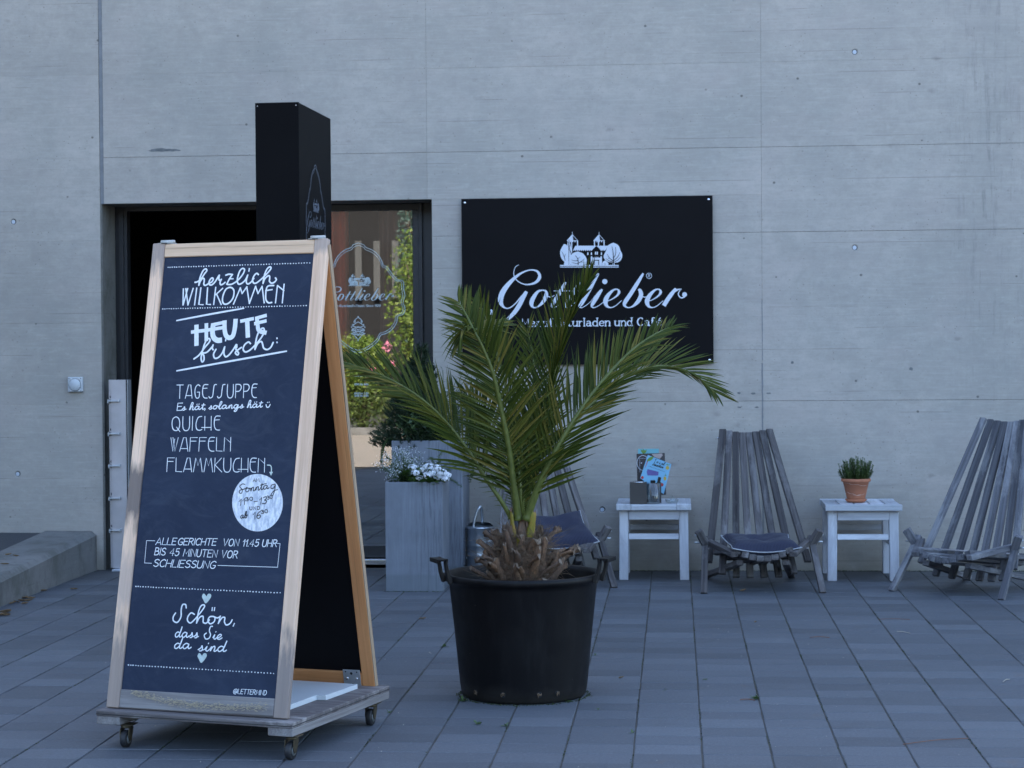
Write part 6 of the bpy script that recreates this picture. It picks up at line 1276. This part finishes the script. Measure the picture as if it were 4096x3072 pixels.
while z_ < rz-.01:
    if int(z_/.1) % 2 or random.random() < .4: b.lathe([(0, -.003), (.003, -.002), (.0042, 0), (.003, .002), (0, .003)], 6, (.0165+random.uniform(-.001, .001), -.031, z_))
    z_ += .0065
b.put('weld_seam', M['weld'], t)

# ================================================================== LITTER AND WEEDS
M['dry'] = simple('dry_leaf', (.2, .13, .07), .9, 0, .4, 30, .3); M['twig'] = simple('pale_twig', (.4, .36, .3), .8); M['needle_r'] = simple('rust_pine_needle', (.2, .09, .05), .8); M['weed'] = leafmat('weed_leaves', (.05, .1, .02), (.1, .17, .04), .5)
M['moss'] = leafmat('moss', (.03, .045, .012), (.06, .08, .02), .9, 0)
def dry_leaf(p, L, mat, lab, a=None, cat='leaf', name='dry_leaf'):
    a = random.uniform(0, 6.28) if a is None else a; b = MB(); K = 5; vs = []
    for i in range(K+1):
        u = i/K; w_ = L*.34*math.sin(math.pi*min(1, u*.95+.05))+.0006; z = .004+.25*L*abs(u-.5)**1.5+random.uniform(0, .002)
        vs += [(L*(u-.5), -w_/2, z+w_*.35), (L*(u-.5), 0, z-.002), (L*(u-.5), w_/2, z+w_*.35)]
    b.add(vs, [q for i in range(K) for q in ((3*i, 3*i+1, 3*i+4, 3*i+3), (3*i+1, 3*i+2, 3*i+5, 3*i+4))])
    o = b.put(name, mat, None, loc=tuple(p), label=lab, cat=cat, group='dry leaves scattered on the terrace'); o.rotation_euler = (random.uniform(-.1, .1), random.uniform(-.1, .1), a)
random.seed(77)
for x, y, L, lab in ((3585, 2331, .05, 'curled brown leaf at the foot of the slatted stool'), (2972, 2366, .055, 'brown leaf lying under the chair between the stools'), (3023, 2491, .03, 'pale curled leaf on the paving in front of the middle chair'), (1690, 2478, .04, 'small brown leaf on the paving in front of the short planter'),
                     (1860, 2475, .02, 'small brown crumb of leaf left of the big pot'), (2485, 2715, .03, 'curled tan leaf on the paving right of the big pot'), (295, 2360, .05, 'dark dry leaf at the foot of the kerb, nearer the doorway'), (175, 2366, .05, 'dark dry leaf at the foot of the kerb'), (335, 2300, .05, 'small dark leaf against the kerb near the wall'), (370, 2054+60, .06, 'rust-brown leaf on top of the kerb by the wall')):
    z = 0 if lab.find('top of the kerb') < 0 else .255
    dry_leaf(G(x, y, z), L, M['dry'], lab)
for k in range(16):
    p = G(random.uniform(20, 115), random.uniform(2396, 2422) - random.uniform(0, 14), 0); dry_leaf((p.x+.03, p.y, 0), random.uniform(.03, .055), M['dry'], 'dry leaf in the heap against the kerb at the left edge')
for k in range(9):
    p = G(random.uniform(0, 30), random.uniform(2446, 2478), 0); dry_leaf(p, random.uniform(.04, .06), M['dry'], 'dry leaf in the heap on the paving at the left edge')
for x, y, lb_ in ((33, 2222, 'dark leaf on the kerb top, leftmost of two lying side by side'), (62, 2227, 'thin dark leaf on the kerb top, right one of two lying side by side'), (18, 2260, 'dark leaf on the kerb top nearest the camera'), (268, 2151, 'thin dark leaf on the middle of the kerb top')): dry_leaf(G(x, y, .215), .05, M['dry'], lb_)
def twig(x0, y0, x1, y1, mat, r_, lab):
    a = G(x0, y0, .003); c = G(x1, y1, .003); m_ = (a+c)/2+Vector((0, .01, .002)); b = MB(); b.tube(catmull([tuple(a), tuple(m_), tuple(c)], 5), r_, 5); o = b.put('twig', mat, None, label=lab, cat='twig')
twig(3240, 2549, 3318, 2550, M['needle_r'], .0016, 'rust-coloured twig in the middle of the right-hand paving'); twig(3512, 2477, 3640, 2478, M['needle_r'], .0012, 'rust-coloured needle on the paving in front of the slatted stool')
twig(3588, 2526, 3640, 2533, M['twig'], .0018, 'pale twig on the paving below the slatted stool'); twig(3612, 2977, 3872, 2953, M['needle_r'], .0014, 'long rust-coloured pine needle at the lower right'); twig(4012, 2727, 4038, 2717, M['twig'], .002, 'short pale twig at the right edge'); twig(2960, 2799, 3020, 2801, M['needle_r'], .0018, 'rust-coloured twig at the weed tuft')
def weed(x, y, s, n_, lab):
    p = G(x, y, 0); b = MB()
    for k in range(n_):
        a = random.uniform(0, 6.28); e = random.uniform(.2, 1.2); L = s*random.uniform(.5, 1); d = Vector((math.cos(a)*math.cos(e), math.sin(a)*math.cos(e), math.sin(e))); sd_ = d.cross(Vector((0, 0, 1))).normalized()*L*.16; o_ = Vector((random.gauss(0, s*.15), random.gauss(0, s*.1), 0)); b.add([o_, o_+d*L*.5+sd_, o_+d*L+Vector((0, 0, -L*.15)), o_+d*L*.5-sd_], [(0, 1, 2, 3)])
    b.put('weed', M['weed'], None, loc=tuple(p), label=lab, cat='weed')
for a_ in ((1852, 2806, .035, 16, 'weed at the left foot of the big pot'), (2246, 2806, .05, 9, 'upright weed at the front right foot of the big pot'), (1914, 2898, .03, 10, 'small weed on the paving below the big pot'), (2027, 2905, .025, 10, 'small weed in the joint below the big pot'), (3023, 2797, .035, 18, 'weed tuft in a joint on the right paving'),
           (2816, 2720, .022, 9, 'small weed in a joint right of the pot'), (2660, 2764, .024, 3, 'single blade of weed right of the pot'), (2394, 2841, .02, 4, 'tiny weed blade right below the pot'), (1774, 2588, .03, 12, 'weed in the joint left of the big pot'), (1560, 2852, .022, 8, 'weed in the joint beside the rear caster'), (2532, 2933, .022, 7, 'tiny weed in a joint at the lower centre'), (2378, 2622, .02, 7, 'tiny weed at the right side of the pot')): weed(*a_)
b = MB(); random.seed(50)         # moss and crumbs in the long joints, dirt line along the wall foot
for _ in range(11000):
    i = random.randrange(-14, 12); x = PX0+i*PXP+random.gauss(0, .0022); y = random.uniform(5.8, 12.5)
    if math.sin(y*5.3+i*2.1)+math.sin(y*13+i)*.6 < .25: continue
    leaves(b, (x, y, .0), (.002, .004, .0012), 1, .0028, 0, .7)
for _ in range(1800): x = random.uniform(-1.5, 3.2); leaves(b, (x, YW-.008-abs(random.gauss(0, .012)), .001), (.004, .004, .003), 1, .005, 0, .6)
for _ in range(700):
    a_ = random.uniform(0, 6.28); r_ = PB+.004+abs(random.gauss(0, .008)); leaves(b, (PXc+math.cos(a_)*r_, PYc+math.sin(a_)*r_, .001), (.003, .003, .002), 1, .004, 0, .6)
for _ in range(160): leaves(b, (PF[0]+random.uniform(-.01, .36), PF[1]-.004-abs(random.gauss(0, .006)), .001), (.003, .003, .002), 1, .004, 0, .6)
b.put('joint_moss', M['moss'], kind='stuff')
b = MB()
for _ in range(260):
    x = random.uniform(-2.6, 3); y = random.uniform(5.9, 12.3); s = random.uniform(.0012, .003); b.add([(x-s, y-s, .002), (x+s, y-s*.4, .002), (x+s*.5, y+s, .002), (x, y, .002+s)], [(0, 1, 3), (1, 2, 3), (2, 0, 3)])
b.put('grit', M['twig'], kind='stuff')
